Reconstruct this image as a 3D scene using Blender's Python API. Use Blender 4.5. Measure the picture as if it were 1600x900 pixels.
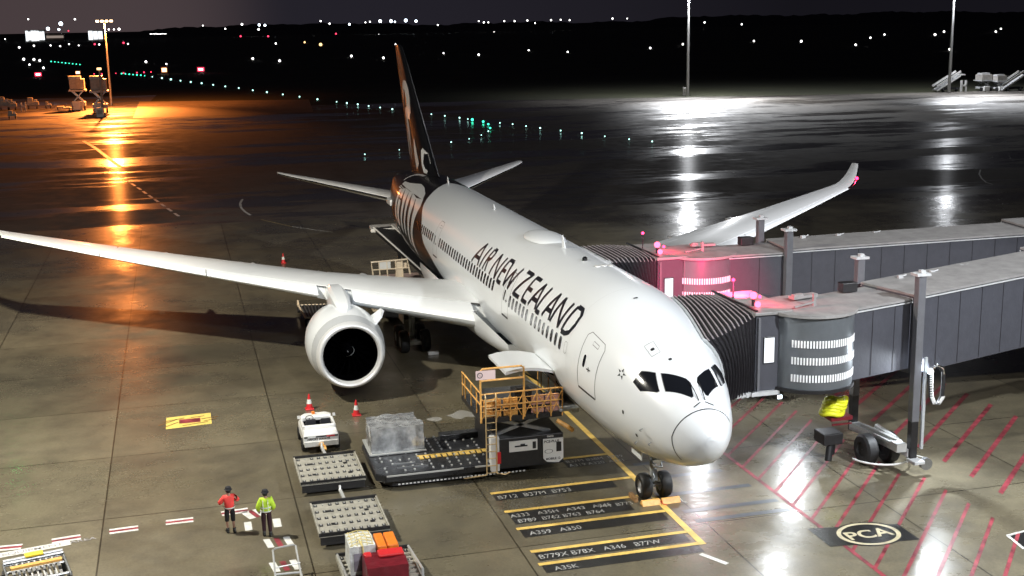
import bpy, math, random
from mathutils import Vector, Matrix, Euler
R=math.radians; PI=math.pi
random.seed(7)
S=bpy.context.scene
for o in list(bpy.data.objects): bpy.data.objects.remove(o)
COL=S.collection
# ------------------------------------------------------------------ camera
# axes: X runs aft from the airliner's nose, +Y to its starboard side, Z up; metres
CX,CY,CZ,YAW,PIT,ROL,FL=-38.09,17.365,18.64,-0.2611,0.2116,-0.0174,1938.1
CF=Vector((math.cos(YAW)*math.cos(PIT),math.sin(YAW)*math.cos(PIT),-math.sin(PIT)))
_r=CF.cross(Vector((0,0,1))).normalized(); _u=_r.cross(CF)
CR=math.cos(ROL)*_r+math.sin(ROL)*_u; CU=-math.sin(ROL)*_r+math.cos(ROL)*_u
cam=bpy.data.cameras.new('camera'); camo=bpy.data.objects.new('camera',cam); COL.objects.link(camo)
m=Matrix((CR,CU,-CF)).transposed().to_4x4(); m.translation=Vector((CX,CY,CZ)); camo.matrix_world=m
cam.sensor_width=36; cam.lens=FL/1600*36; cam.clip_end=12000; cam.clip_start=.5
S.camera=camo
def ray(u,v): return CF+(u-800)/FL*CR-(v-450)/FL*CU
def G(u,v,z=0.):                       # survey: photo measurement -> point at height z
    d=ray(u,v); t=(z-CZ)/d.z; return Vector((CX,CY,CZ))+t*d
def GY(u,v,y=0.):
    d=ray(u,v); t=(y-CY)/d.y; return Vector((CX,CY,CZ))+t*d
def GX(u,v,x=0.):
    d=ray(u,v); t=(x-CX)/d.x; return Vector((CX,CY,CZ))+t*d
# ------------------------------------------------------------------ world, lights, exposure
W=bpy.data.worlds.new('World'); S.world=W; W.use_nodes=True
nt=W.node_tree; bg=nt.nodes['Background']
tc=nt.nodes.new('ShaderNodeTexCoord'); sp=nt.nodes.new('ShaderNodeSeparateXYZ'); nt.links.new(tc.outputs['Generated'],sp.inputs[0])
rp=nt.nodes.new('ShaderNodeValToRGB'); nt.links.new(sp.outputs['Z'],rp.inputs[0])
e=rp.color_ramp.elements; e[0].position=0.0; e[0].color=(.0065,.006,.0085,1); e[1].position=.5; e[1].color=(.004,.004,.006,1)
n1=rp.color_ramp.elements.new(.06); n1.color=(.0055,.0052,.0078,1)
# town glow low in the sky behind the far left terminal
vd=nt.nodes.new('ShaderNodeVectorMath'); vd.operation='DOT_PRODUCT'; nt.links.new(tc.outputs['Generated'],vd.inputs[0])
g_=ray(70,38).normalized(); vd.inputs[1].default_value=g_
mr=nt.nodes.new('ShaderNodeMapRange'); mr.inputs['From Min'].default_value=.982; mr.inputs['From Max'].default_value=1.0; mr.interpolation_type='SMOOTHERSTEP'
nt.links.new(vd.outputs['Value'],mr.inputs['Value'])
mx=nt.nodes.new('ShaderNodeMix'); mx.data_type='RGBA'; mx.blend_type='ADD'; nt.links.new(mr.outputs[0],mx.inputs['Factor'])
nt.links.new(rp.outputs[0],mx.inputs['A']); mx.inputs['B'].default_value=(.042,.028,.025,1)
vd2=nt.nodes.new('ShaderNodeVectorMath'); vd2.operation='DOT_PRODUCT'; nt.links.new(tc.outputs['Generated'],vd2.inputs[0]); vd2.inputs[1].default_value=ray(330,-40).normalized()
mr2=nt.nodes.new('ShaderNodeMapRange'); mr2.inputs['From Min'].default_value=.90; mr2.inputs['From Max'].default_value=1.0; nt.links.new(vd2.outputs['Value'],mr2.inputs['Value'])
mx2=nt.nodes.new('ShaderNodeMix'); mx2.data_type='RGBA'; mx2.blend_type='ADD'; nt.links.new(mr2.outputs[0],mx2.inputs['Factor']); nt.links.new(mx.outputs['Result'],mx2.inputs['A']); mx2.inputs['B'].default_value=(.0085,.0075,.0105,1)
nt.links.new(mx2.outputs['Result'],bg.inputs['Color']); bg.inputs['Strength'].default_value=1.0
S.view_settings.view_transform='Standard'; S.view_settings.look='None'; S.view_settings.exposure=.22; S.view_settings.gamma=1
S.render.engine='CYCLES'; S.cycles.max_bounces=6; S.cycles.sample_clamp_indirect=4; S.cycles.caustics_reflective=False; S.cycles.caustics_refractive=False
def lamp(name,loc,power,color,radius=.4,spot=None,target=None,blend=.4):
    L=bpy.data.lights.new(name,'SPOT' if spot else 'POINT'); L.energy=power; L.color=color; L.shadow_soft_size=radius
    o=bpy.data.objects.new(name,L); COL.objects.link(o); o.location=loc
    if spot:
        L.spot_size=R(spot); L.spot_blend=blend
        o.rotation_euler=(Vector(target)-Vector(loc)).to_track_quat('-Z','Y').to_euler()
    return o
# apron and terminal floods out of frame, plus added fills with no mast
lamp('apron_and_fill_flood',(13,28,25),88000,(1,.95,.83),.40,140,(33,12,0),.35)
lamp('terminal_and_fill_flood',(-15,-16,22),36000,(.93,.97,1),.35,95,(8,-3,0),.5)
lamp('terminal_and_fill_flood',(-44,4,36),50000,(.97,.98,1),.9,80,(28,-2,2),.6)  # added fill from behind the camera, brightens the airliner's front and port wing
lamp('apron_and_fill_flood',(8,-46,30),24000,(.96,.97,1),.5,120,(32,-20,3),.5)  # added port-side fill for the far wing and bridge roofs
lamp('apron_and_fill_flood',(8,-46,30),80000,(.96,.97,1),.5,34,(41,-22,6),.4)  # added narrow fill aimed at the far wing to whiten it
lamp('apron_and_fill_flood',(13,28,25),120000,(1,.86,.68),.4,60,(72,18,0),.8)

# ------------------------------------------------------------------ materials
def mat(name,col,rough=.5,metal=0,spec=.5,coat=0,noise=0,nscale=4,bump=0,bscale=30,emis=None,es=0,alpha=None,trans=0,stretch=(1,1,1)):
    M=bpy.data.materials.new(name); M.use_nodes=True; t=M.node_tree; b=t.nodes['Principled BSDF']
    b.inputs['Base Color'].default_value=(*col,1); b.inputs['Roughness'].default_value=rough; b.inputs['Metallic'].default_value=metal
    b.inputs['Specular IOR Level'].default_value=spec; b.inputs['Coat Weight'].default_value=coat; b.inputs['Coat Roughness'].default_value=.08
    if trans: b.inputs['Transmission Weight'].default_value=trans
    if emis: b.inputs['Emission Color'].default_value=(*emis,1); b.inputs['Emission Strength'].default_value=es
    if noise or bump:
        tc=t.nodes.new('ShaderNodeTexCoord'); mp=t.nodes.new('ShaderNodeMapping'); mp.inputs['Scale'].default_value=stretch
        t.links.new(tc.outputs['Object'],mp.inputs[0])
    if noise:
        n=t.nodes.new('ShaderNodeTexNoise'); n.inputs['Scale'].default_value=nscale; n.inputs['Detail'].default_value=6; n.inputs['Roughness'].default_value=.65
        t.links.new(mp.outputs[0],n.inputs['Vector'])
        cr=t.nodes.new('ShaderNodeValToRGB'); cr.color_ramp.elements[0].position=.3; cr.color_ramp.elements[1].position=.7
        cr.color_ramp.elements[0].color=(*[c*(1-noise) for c in col],1); cr.color_ramp.elements[1].color=(*[min(1,c*(1+noise*.6)) for c in col],1)
        t.links.new(n.outputs[0],cr.inputs[0]); t.links.new(cr.outputs[0],b.inputs['Base Color'])
        ra=t.nodes.new('ShaderNodeMapRange'); ra.inputs['To Min'].default_value=min(1,rough*1.25); ra.inputs['To Max'].default_value=rough*.8
        t.links.new(n.outputs[0],ra.inputs['Value']); t.links.new(ra.outputs[0],b.inputs['Roughness'])
    if bump:
        n2=t.nodes.new('ShaderNodeTexNoise'); n2.inputs['Scale'].default_value=bscale; n2.inputs['Detail'].default_value=4; t.links.new(mp.outputs[0],n2.inputs['Vector'])
        bp=t.nodes.new('ShaderNodeBump'); bp.inputs['Strength'].default_value=bump; bp.inputs['Distance'].default_value=.05
        t.links.new(n2.outputs[0],bp.inputs['Height']); t.links.new(bp.outputs[0],b.inputs['Normal'])
    return M
def emit(name,col,s):
    M=bpy.data.materials.new(name); M.use_nodes=True; t=M.node_tree; t.nodes.clear()
    e=t.nodes.new('ShaderNodeEmission'); e.inputs[0].default_value=(*col,1); e.inputs[1].default_value=s
    o=t.nodes.new('ShaderNodeOutputMaterial'); t.links.new(e.outputs[0],o.inputs[0]); M.cycles.emission_sampling='NONE'; return M
M_WHITE=mat('white_aircraft_paint',(.77,.80,.825),.30,coat=.5)
M_GREYP=mat('grey_aircraft_paint',(.46,.48,.50),.3,coat=.3,noise=.06,nscale=2)
M_WING=mat('wing_paint',(.76,.78,.79),.3,coat=.3,noise=.03,nscale=1.5,stretch=(1,.3,1))
M_BLACKP=mat('black_aircraft_paint',(.007,.007,.008),.38,coat=.12)
M_DECAL=mat('black_lettering',(.012,.014,.02),.3)
M_LINE=mat('panel_line',(.16,.17,.18),.5)
M_FERN=mat('white_livery_paint',(.72,.73,.73),.3,coat=.4)
M_GLASS=mat('dark_glass',(.008,.009,.012),.06,spec=.8,coat=1)
M_CHROME=mat('polished_aluminium',(.78,.79,.8),.16,metal=1)
M_STEEL=mat('dull_steel',(.35,.36,.37),.35,metal=.8,noise=.2,nscale=6)
M_DARK=mat('dark_metal',(.018,.018,.02),.4,noise=.3,nscale=5)
M_VDARK=mat('engine_interior',(.0015,.0015,.002),.9,spec=.0)
M_FAN=mat('fan_blades',(.0006,.0006,.0008),.9,spec=.0)
M_TYRE=mat('tyre_rubber',(.014,.014,.015),.6,noise=.25,nscale=8)
M_HUB=mat('wheel_hub',(.55,.56,.57),.35,metal=.5)
M_STRUT=mat('gear_grey_paint',(.42,.44,.45),.35,noise=.15,nscale=5)
M_BRIDGE=mat('bridge_panel_grey',(.066,.068,.082),.42,noise=.13,nscale=2.2,bump=.10,bscale=9)
M_BRIDGE2=mat('bridge_trim_grey',(.13,.132,.145),.4,noise=.12,nscale=3)
M_DRUM=mat('rolling_shutter_grey',(.16,.175,.19),.3,metal=.35,noise=.1,nscale=2)
M_ROOF=mat('bridge_roof',(.28,.272,.268),.5,noise=.24,nscale=1.3,bump=.1,bscale=4)
M_BELLOW=mat('bellows_fabric',(.022,.02,.024),.42,noise=.35,nscale=6)
M_HOOP=mat('bellows_hoop_edge',(.30,.27,.29),.45,noise=.3,nscale=5)
M_LTGREY=mat('light_grey_paint',(.52,.53,.54),.4,noise=.15,nscale=4)
M_SLAT=mat('white_glow_vent_slat',(.85,.86,.87),.4,emis=(1,1,1),es=.12)  # faint emission added so the slats read bright; they are no lamps
M_YELLOW=mat('safety_yellow_paint',(.82,.44,.12),.45,noise=.25,nscale=5)
M_YLINE=mat('yellow_road_paint',(.74,.50,.13),.4,noise=.35,nscale=1.4,bump=.1)
M_WLINE=mat('white_road_paint',(.66,.66,.63),.42,noise=.25,nscale=3,bump=.1)
M_RLINE=mat('red_road_paint',(.30,.05,.065),.4,noise=.75,nscale=1.3,bump=.1)
M_BLINE=mat('black_road_paint',(.022,.022,.022),.3,noise=.35,nscale=2,bump=.15)
M_FLINE=mat('faded_grey_paint',(.10,.11,.12),.3,noise=.3,nscale=1.3)
M_RED=mat('red_plastic',(.6,.025,.03),.4)
M_ORANGE=mat('orange_plastic',(.75,.20,.02),.45,noise=.15,nscale=5)
M_WPAINT=mat('white_vehicle_paint',(.72,.72,.70),.3,coat=.4,noise=.06)
M_WPLAST=mat('white_plastic',(.75,.76,.75),.4)
M_WRAP=mat('clear_plastic_wrap',(.66,.68,.72),.2,metal=.55,coat=1,noise=.75,nscale=1.4,bump=1.0,bscale=3)
M_DECKW=mat('dolly_deck_galvanised',(.40,.385,.33),.42,metal=.15,noise=.3,nscale=3)
M_LDECK=mat('loader_deck_black',(.02,.021,.024),.28,noise=.4,nscale=3,bump=.3,bscale=8)
M_GALV=mat('galvanised_pipe',(.55,.56,.55),.35,metal=.4)
M_SKIN=mat('skin',(.42,.24,.17),.55)
M_HIVIS=mat('hi_vis_yellow_cloth',(.55,.80,.05),.7,noise=.12,nscale=8)
M_HIRED=mat('hi_vis_red_cloth',(.88,.07,.06),.7,noise=.12,nscale=8)
M_RETRO=mat('reflective_tape',(.75,.77,.75),.3)
M_BLKCLOTH=mat('black_cloth',(.012,.012,.016),.8)
M_MAROON=mat('dark_maroon_cloth',(.03,.008,.014),.8)
M_BOOT=mat('black_boot_leather',(.01,.01,.01),.4)
M_HAIR=mat('dark_hair',(.012,.01,.01),.7)
M_PINK=mat('pinkish_calf_skin',(.50,.26,.20),.55)  # pinkish skin tone for bare lower legs
M_PALLETC=mat('dark_red_tarpaulin',(.16,.012,.02),.35,noise=.3,nscale=3,bump=.4,bscale=5)
M_WNET=mat('white_netted_wrap',(.66,.68,.66),.5,noise=.3,nscale=5,bump=.5,bscale=7)
M_NEON=mat('neon_yellow_hose',(.78,.80,.03),.5,noise=.12,nscale=6)
M_ORLIT=mat('weathered_equipment_paint',(.40,.38,.35),.5,noise=.3,nscale=2)
M_HILL=mat('dark_hillside',(.012,.012,.011),.95,noise=.3,nscale=.01)
E_RED=emit('red_beacon_glow',(1,.03,.10),9.0); E_PINKW=emit('hot_beacon_core',(1,.09,.17),5)
E_WHITE=emit('white_lamp_glow',(1,.98,.95),5); E_GREEN=emit('green_lamp_glow',(.05,1,.55),3.5); E_TEAL=emit('pale_teal_lamp_glow',(.5,1,.9),3.2)
E_ORANGE=emit('sodium_lamp_glow',(1,.66,.36),14); E_BLUE=emit('cool_white_lamp_glow',(.75,.88,1),7); E_WIN=emit('lit_window_glow',(.9,.95,1),1.3)
E_NAVR=emit('red_navigation_glow',(1,.02,.08),10); E_NAVG=emit('green_navigation_glow',(.02,1,.25),5); E_AMB=emit('amber_lamp_glow',(1,.6,.25),2.5); E_REDS=emit('red_sign_glow',(1,.05,.12),2.6)

def ground_material(name,base,var,dark,rmin,rmax,joints=True,wet=.5,scale=1.0,olive=0,streak=1.0,crough=.08,cb=.25,cst=(1,.3,1),csc=.7,sheen=False):
    M=bpy.data.materials.new(name); M.use_nodes=True; t=M.node_tree; b=t.nodes['Principled BSDF']; N=t.nodes.new; K=t.links.new
    tc=N('ShaderNodeTexCoord')
    def noise(sc,det=5,rough=.6,st=(1,1,1),off=(0,0,0)):
        mp=N('ShaderNodeMapping'); mp.inputs['Scale'].default_value=st; mp.inputs['Location'].default_value=off; K(tc.outputs['Object'],mp.inputs[0])
        n=N('ShaderNodeTexNoise'); n.inputs['Scale'].default_value=sc*scale; n.inputs['Detail'].default_value=det; n.inputs['Roughness'].default_value=rough
        K(mp.outputs[0],n.inputs['Vector']); return n.outputs[0]
    def ramp(src,stops):
        c=N('ShaderNodeValToRGB'); el=c.color_ramp.elements
        for i,(p,v) in enumerate(stops):
            x=el[i] if i<2 else el.new(p)
            x.position=p; x.color=(v,v,v,1) if not isinstance(v,tuple) else (*v,1)
        K(src,c.inputs[0]); return c.outputs[0]
    def mix(a,bb,f,mode='MIX'):
        x=N('ShaderNodeMix'); x.data_type='RGBA'; x.blend_type=mode
        for s,nm in ((a,'A'),(bb,'B')):
            if isinstance(s,tuple): x.inputs[nm].default_value=(*s,1)
            else: K(s,x.inputs[nm])
        if isinstance(f,(int,float)): x.inputs['Factor'].default_value=f
        else: K(f,x.inputs['Factor'])
        return x.outputs['Result']
    big=noise(.05,6,.6); mid=noise(.35,6,.65); fine=noise(9,4,.7)
    c=ramp(big,[(.32,base),(.68,var)])
    c=mix(c,dark,ramp(mid,[(.42,0.),(.76,.62)]))
    c=mix(c,(.55,.55,.55),ramp(fine,[(.35,.55),(.65,0.)]),'MULTIPLY')
    # per-slab tone and joints
    if joints:
        mp=N('ShaderNodeMapping'); mp.inputs['Location'].default_value=(-2.45,-6.45,0); K(tc.outputs['Object'],mp.inputs[0])
        br=N('ShaderNodeTexBrick'); br.offset=0; br.inputs['Scale'].default_value=1; br.inputs['Brick Width'].default_value=7.35; br.inputs['Row Height'].default_value=7.35
        br.inputs['Mortar Size'].default_value=.035; br.inputs['Mortar Smooth'].default_value=.3
        br.inputs['Color1'].default_value=(.78,.78,.78,1); br.inputs['Color2'].default_value=(1.12,1.12,1.12,1); br.inputs['Mortar'].default_value=(.16,.15,.13,1)
        K(mp.outputs[0],br.inputs['Vector']); c=mix(c,br.outputs['Color'],.9,'MULTIPLY')
    K(c,b.inputs['Base Color'])
    # wetness: puddled film with soft edges, long shallow ripples
    p1=noise(.11,7,.68,(1,.55*streak,1),(30,12,0)); p2=noise(.9,5,.6)
    if sheen:
        q1=noise(.16,8,.72,(1,.22,1),(5,3,0)); p1=ramp(q1,[(.44,0.),(.60,1.)])
    ro=ramp(p1,[(.34,rmax),(.66,rmin)]); ro2=ramp(p2,[(.3,1.15),(.7,.75)])
    K(mix(ro,ro2,.8,'MULTIPLY'),b.inputs['Roughness'])
    b.inputs['Specular IOR Level'].default_value=.55
    b.inputs['Coat Weight'].default_value=1.0; b.inputs['Coat IOR'].default_value=1.33
    K(ramp(p1,[(.36,.05),(.66,wet)]),b.inputs['Coat Weight']); b.inputs['Coat Roughness'].default_value=crough
    bp=N('ShaderNodeBump'); bp.inputs['Strength'].default_value=.2; bp.inputs['Distance'].default_value=.03
    K(noise(1.3,3,.5),bp.inputs['Height']); K(bp.outputs[0],b.inputs['Normal'])
    bp2=N('ShaderNodeBump'); bp2.inputs['Strength'].default_value=cb; bp2.inputs['Distance'].default_value=.03
    K(noise(csc,3,.55,cst),bp2.inputs['Height']); K(bp2.outputs[0],b.inputs['Coat Normal'])
    return M
M_CONC=ground_material('wet_concrete_slabs',(.128,.112,.072),(.235,.205,.138),(.045,.040,.034),.18,.50,True,.8,crough=.16,cb=.8,csc=1.7,cst=(1,.6,1))
M_TAXI=ground_material('wet_asphalt',(.07,.063,.055),(.12,.105,.09),(.02,.018,.016),.32,.85,False,.6,.5,crough=.2,cb=1.0,cst=(1,.10,1),csc=.9,sheen=True)
M_GRASS=mat('dark_grass',(.03,.032,.014),.9,noise=.4,nscale=.05,bump=.5,bscale=.8)

# ------------------------------------------------------------------ mesh helpers
def rotz(a): return Matrix.Rotation(a,3,'Z')
class MB:
    def __init__(s): s.v=[]; s.f=[]; s.m=[]; s.mi=0
    def add(s,vs,fs):
        n=len(s.v); s.v+= [tuple(v) for v in vs]; s.f+=[tuple(i+n for i in f) for f in fs]; s.m+=[s.mi]*len(fs); return s
    def box(s,c,d,rz=0,M=None):
        x,y,z=d[0]/2,d[1]/2,d[2]/2; Q=M or rotz(rz); c=Vector(c)
        vs=[c+Q@Vector((a*x,b*y,e*z)) for e in (-1,1) for (a,b) in ((-1,-1),(1,-1),(1,1),(-1,1))]
        return s.add(vs,[(3,2,1,0),(4,5,6,7),(0,1,5,4),(1,2,6,5),(2,3,7,6),(3,0,4,7)])
    def bar(s,a,b,w=.06,h=None,n=0):
        a=Vector(a); b=Vector(b); d=(b-a); L=d.length
        if L<1e-6: return s
        q=d.to_track_quat('X','Z').to_matrix(); h=h or w
        if n:
            return s.tube([a,b],w/2,n)
        return s.box((a+b)/2,(L,w,h),M=q)
    def tube(s,pts,r,n=8,caps=True):
        pts=[Vector(p) for p in pts]; rs=r if isinstance(r,(list,tuple)) else [r]*len(pts); vs=[]; fs=[]
        up=Vector((0,0,1)); prev=None
        for i,p in enumerate(pts):
            t=(pts[min(i+1,len(pts)-1)]-pts[max(i-1,0)]).normalized()
            a=prev if prev is not None else (up if abs(t.z)<.95 else Vector((1,0,0)))
            x=t.cross(a); x=x.normalized() if x.length>1e-5 else t.cross(Vector((0,1,0))).normalized(); y=x.cross(t).normalized(); prev=y
            for k in range(n):
                an=2*PI*k/n; vs.append(p+rs[i]*(math.cos(an)*x+math.sin(an)*y))
        for i in range(len(pts)-1):
            for k in range(n):
                k2=(k+1)%n; fs.append((i*n+k,i*n+k2,(i+1)*n+k2,(i+1)*n+k))
        if caps: fs.append(tuple(range(n))[::-1]); fs.append(tuple((len(pts)-1)*n+k for k in range(n)))
        return s.add(vs,fs)
    def lathe(s,prof,c,axis='Z',n=32,sy=1):
        c=Vector(c); vs=[]; fs=[]
        for (h,r) in prof:
            for k in range(n):
                an=2*PI*k/n; a,b=r*math.cos(an),r*math.sin(an)
                vs.append(c+(Vector((a,b,h)) if axis=='Z' else Vector((h,a,b*sy)) if axis=='X' else Vector((a,h,b))))
        for i in range(len(prof)-1):
            for k in range(n):
                k2=(k+1)%n; fs.append((i*n+k,i*n+k2,(i+1)*n+k2,(i+1)*n+k))
        return s.add(vs,fs)
    def prism(s,poly,z0,z1):
        n=len(poly); vs=[(x,y,z0) for x,y in poly]+[(x,y,z1) for x,y in poly]
        return s.add(vs,[tuple(range(n))[::-1],tuple(range(n,2*n))]+[(i,(i+1)%n,n+(i+1)%n,n+i) for i in range(n)])
    def grid(s,rows,close=False):
        n=len(rows[0]); vs=[p for r in rows for p in r]; fs=[]
        for i in range(len(rows)-1):
            for k in range(n if close else n-1):
                k2=(k+1)%n; fs.append((i*n+k,i*n+k2,(i+1)*n+k2,(i+1)*n+k))
        return s.add(vs,fs)
    def ball(s,c,r,n=10,sz=1.):
        pr=[(r*math.cos(PI*i/(n))*-1*sz,max(.0005,r*math.sin(PI*i/n))) for i in range(n+1)]
        return s.lathe(pr,c,'Z',n+2)
    def build(s,name,mat,parent=None,smooth=False,bevel=0):
        me=bpy.data.meshes.new(name); off=Vector(parent['_w']) if parent is not None else Vector((0,0,0))
        me.from_pydata([tuple(Vector(v)-off) for v in s.v],[],s.f)
        for mm in (mat if isinstance(mat,(list,tuple)) else [mat]): me.materials.append(mm)
        for p,i in zip(me.polygons,s.m): p.material_index=i; p.use_smooth=bool(smooth)
        me.validate(); me.update()
        o=bpy.data.objects.new(name,me); COL.objects.link(o)
        if parent is not None: o.parent=parent; o['_w']=list(off)
        else: o['_w']=[0,0,0]
        if smooth=='auto':
            import bmesh
            bm=bmesh.new(); bm.from_mesh(me)
            bmesh.ops.remove_doubles(bm,verts=bm.verts,dist=1e-5)
            bmesh.ops.recalc_face_normals(bm,faces=bm.faces)
            for ed in bm.edges:
                if len(ed.link_faces)==2 and ed.calc_face_angle(0)>R(32): ed.smooth=False
            bm.to_mesh(me); bm.free()
        elif smooth:
            import bmesh
            bm=bmesh.new(); bm.from_mesh(me); bmesh.ops.recalc_face_normals(bm,faces=bm.faces); bm.to_mesh(me); bm.free()
        if bevel:
            md=o.modifiers.new('bevel','BEVEL'); md.width=bevel; md.segments=2; md.limit_method='ANGLE'
        return o
def thing(name,loc,label,cat,group=None):
    o=bpy.data.objects.new(name,None); COL.objects.link(o); o.location=loc; o.empty_display_size=.2
    o['_w']=list(loc); o['label']=label; o['category']=cat
    if group: o['group']=group
    return o
def tag(o,label,cat,group=None):
    o['label']=label; o['category']=cat
    if group: o['group']=group
    return o
def struct(o,kind='structure'): o['kind']=kind; return o
def copy_thing(root,loc,rz=0,label=None):
    def cp(o,par):
        c=o.copy(); COL.objects.link(c); c.parent=par
        for ch in o.children: cp(ch,c)
        return c
    r=cp(root,None); r.location=loc; r.rotation_euler=(0,0,rz); r['_w']=list(loc)
    if label: r['label']=label
    return r
def text_mesh(txt,size,width=1.0,bold=.0):
    cu=bpy.data.curves.new('t','FONT'); cu.body=txt; cu.size=size; cu.offset=bold; o=bpy.data.objects.new('t',cu); COL.objects.link(o)
    dg=bpy.context.evaluated_depsgraph_get(); dg.update(); me=bpy.data.meshes.new_from_object(o.evaluated_get(dg)); 
    vs=[(v.co.x*width,v.co.y,0) for v in me.vertices]; fs=[tuple(p.vertices) for p in me.polygons]
    bpy.data.objects.remove(o); return vs,fs
def pchip(xs,ys,x):
    n=len(xs)
    if x<=xs[0]: return ys[0]
    if x>=xs[-1]: return ys[-1]
    d=[(ys[i+1]-ys[i])/(xs[i+1]-xs[i]) for i in range(n-1)]
    m=[d[0]]+[0 if d[i-1]*d[i]<=0 else 2*d[i-1]*d[i]/(d[i-1]+d[i]) for i in range(1,n-1)]+[d[-1]]
    i=max(j for j in range(n-1) if xs[j]<=x); h=xs[i+1]-xs[i]; t=(x-xs[i])/h
    return (2*t**3-3*t*t+1)*ys[i]+(t**3-2*t*t+t)*h*m[i]+(-2*t**3+3*t*t)*ys[i+1]+(t**3-t*t)*h*m[i+1]

# ================================================================== SETTING
def sheet(name,poly,z,mat,kind='structure'):
    b=MB(); b.add([(x,y,z) for x,y in poly],[tuple(range(len(poly)))]); o=b.build(name,mat); 
    if kind: o['kind']=kind
    return o
sheet('grass_field',[(-300,-6000),(7000,-6000),(7000,6000),(-300,6000)],-.02,M_GRASS)
# stand apron in concrete
sheet('apron_concrete',[(-200,-160),(70,-160),(96,160),(-200,160)],0,M_CONC)
# wet asphalt taxiway and remote aprons beyond
sheet('taxiway_asphalt',[(50,-320),(212,-320),(232,-150),(255,-60),(262,0),(246,26),(240,60),(262,90),(262,200),(50,200)],-.008,M_TAXI)
sheet('remote_apron_asphalt',[(236,26),(330,22),(330,110),(236,110)],-.012,M_TAXI)
sheet('far_pale_concrete',[(238,-12),(285,-16),(300,26),(238,26)],-.004,mat('far_concrete',(.2,.17,.13),.6,noise=.2,nscale=.05))
# hills
b=MB(); rows=[]
prof=[(-200,58),(0,60),(120,58),(250,47),(400,38),(650,38),(800,36),(950,34),(1050,28),(1200,24),(1400,20),(1600,18),(1800,22)]
us=list(range(-300,1901,7)); top=[];mid=[];bot=[]
for u in us:
    v=pchip([p[0] for p in prof],[p[1] for p in prof],u)+random.uniform(-1.6,.8)+1.2*math.sin(u*.021)+.7*math.sin(u*.057+1)
    d=ray(u,v); s_=3600/d.x; P=Vector((CX,CY,CZ))+s_*d; top.append(P)
    d=ray(u,66); s_=2500/d.x; Q=Vector((CX,CY,CZ))+s_*d; Q.z=-1; bot.append(Q); mid.append(Vector((3900,Q.y*1.5,-5)))
b.grid([bot,top,mid]); struct(b.build('hills',M_HILL,smooth=True))

# ---- stand markings
def quad(b,pts,z): b.add([(p[0],p[1],z) for p in pts],[(0,1,2,3)])
def rect(b,x0,x1,y0,y1,z): quad(b,[(x0,y0),(x1,y0),(x1,y1),(x0,y1)],z)
b=MB(); bars=[(10.82,2.2),(7.82,6.15),(5.80,6.1),(4.05,6.1),(1.94,6.15),(.83,6.18)]
rect(b,.70,34,-.13,.13,.012)
for x,y in bars: rect(b,x-.11,x+.11,.14,y,.012)
struct(b.build('yellow_stand_markings',M_YLINE))
b=MB(); wd=[(10.05,2.1,.6),(7.35,6.1,.35),(4.62,6.0,1.02),(3.28,5.7,.62),(1.2,5.55,.58),(.18,5.5,.5)]
rect(b,9.7,10.68,.5,2.25,.006); rect(b,7.0,7.68,1.0,6.1,.006); rect(b,4.5,5.66,1.2,6.0,.006); rect(b,3.2,3.92,.3,6.0,.006); rect(b,1.1,1.8,.3,6.05,.006); rect(b,.10,.70,.2,6.1,.006)
for k,x in enumerate((9.0,7.2,5.3,3.3,2.5)): pass
struct(b.build('black_stand_markings',M_BLINE))
b=MB()
for x,y0,y1 in ((9.2,-.5,-3.4),(7.45,-.7,-3.8),(5.55,-.6,-4.2),(3.75,-.5,-4.5),(2.75,-.6,-4.7)): rect(b,x-.16,x+.16,y1,y0,.006)
struct(b.build('faded_stand_markings',M_FLINE))
b=MB()
for txt,x,y,sz in (('A319 A320  A321',9.75,2.15,.42),('B37M B38M  B739',10.25,2.15,.42),('B712  B37M  B753',7.12,6.0,.5),
  ('A333   A35H   A343   A345',5.15,6.0,.44),('B789  B762 B763  B764',4.6,5.85,.44),('744  B773',5.05,2.45,.42),('A359   A350',3.35,5.75,.48),('B779X B78X   A346   B77W',1.25,6.0,.48),('A35K',.18,5.75,.46)):
    vs,fs=text_mesh(txt,sz*1.0,.82,.0); b.add([(x+v[1],y-v[0],.016) for v in vs],fs)
struct(b.build('white_type_markings',mat('worn_white_road_paint',(.42,.42,.40),.45,noise=.5,nscale=5)))
# red hatched no-parking area
b=MB(); rect(b,-14,9.6,-4.87,-4.70,.008)
for k in range(-12,10):
    x0=.05+1.49*k+.0
    y1=-4.87; L=6.2 if x0>-2 else 7
    if x0+L<-4 : pass
    quad(b,[(x0,y1),(x0+.2,y1),(x0+.2+L,y1-L*.93),(x0+L,y1-L*.93)],.008)
for k in range(14): 
    x0=-6+1.9*k; quad(b,[(x0,-13.2),(x0+.28,-13.2),(x0+6.5,-20),(x0+6.2,-20)],.008)
struct(b.build('red_hatched_markings',M_RLINE))
# round service marking
b=MB(); c=Vector((-.25,-6.15)); n=48
b.add([(c.x+1.05*math.cos(2*PI*k/n),c.y+1.35*math.sin(2*PI*k/n),.012) for k in range(n)],[tuple(range(n))])
quad(b,[(c.x-1.0,c.y-1.5),(c.x+.5,c.y-1.5),(c.x+1.1,c.y+1.9),(c.x-.6,c.y+1.9)],.0098)
struct(b.build('black_round_marking',M_BLINE))
b=MB()
for k in range(n):
    a,a2=2*PI*k/n,2*PI*(k+1)/n
    b.add([(c.x+r*math.cos(t),c.y+r*1.22*math.sin(t),.016) for (r,t) in ((.84,a),(.98,a),(.98,a2),(.84,a2))],[(0,1,2,3)])
vs,fs=text_mesh('PCA',.95,1.0,.02); ca,sa=math.cos(R(-18)),math.sin(R(-18))
b.add([(c.x-.32+v[1],c.y+.93-v[0],.016) for v in vs],fs)
struct(b.build('round_service_marking',mat('cream_road_paint',(.62,.55,.36),.4,noise=.3,nscale=2)))
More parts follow.
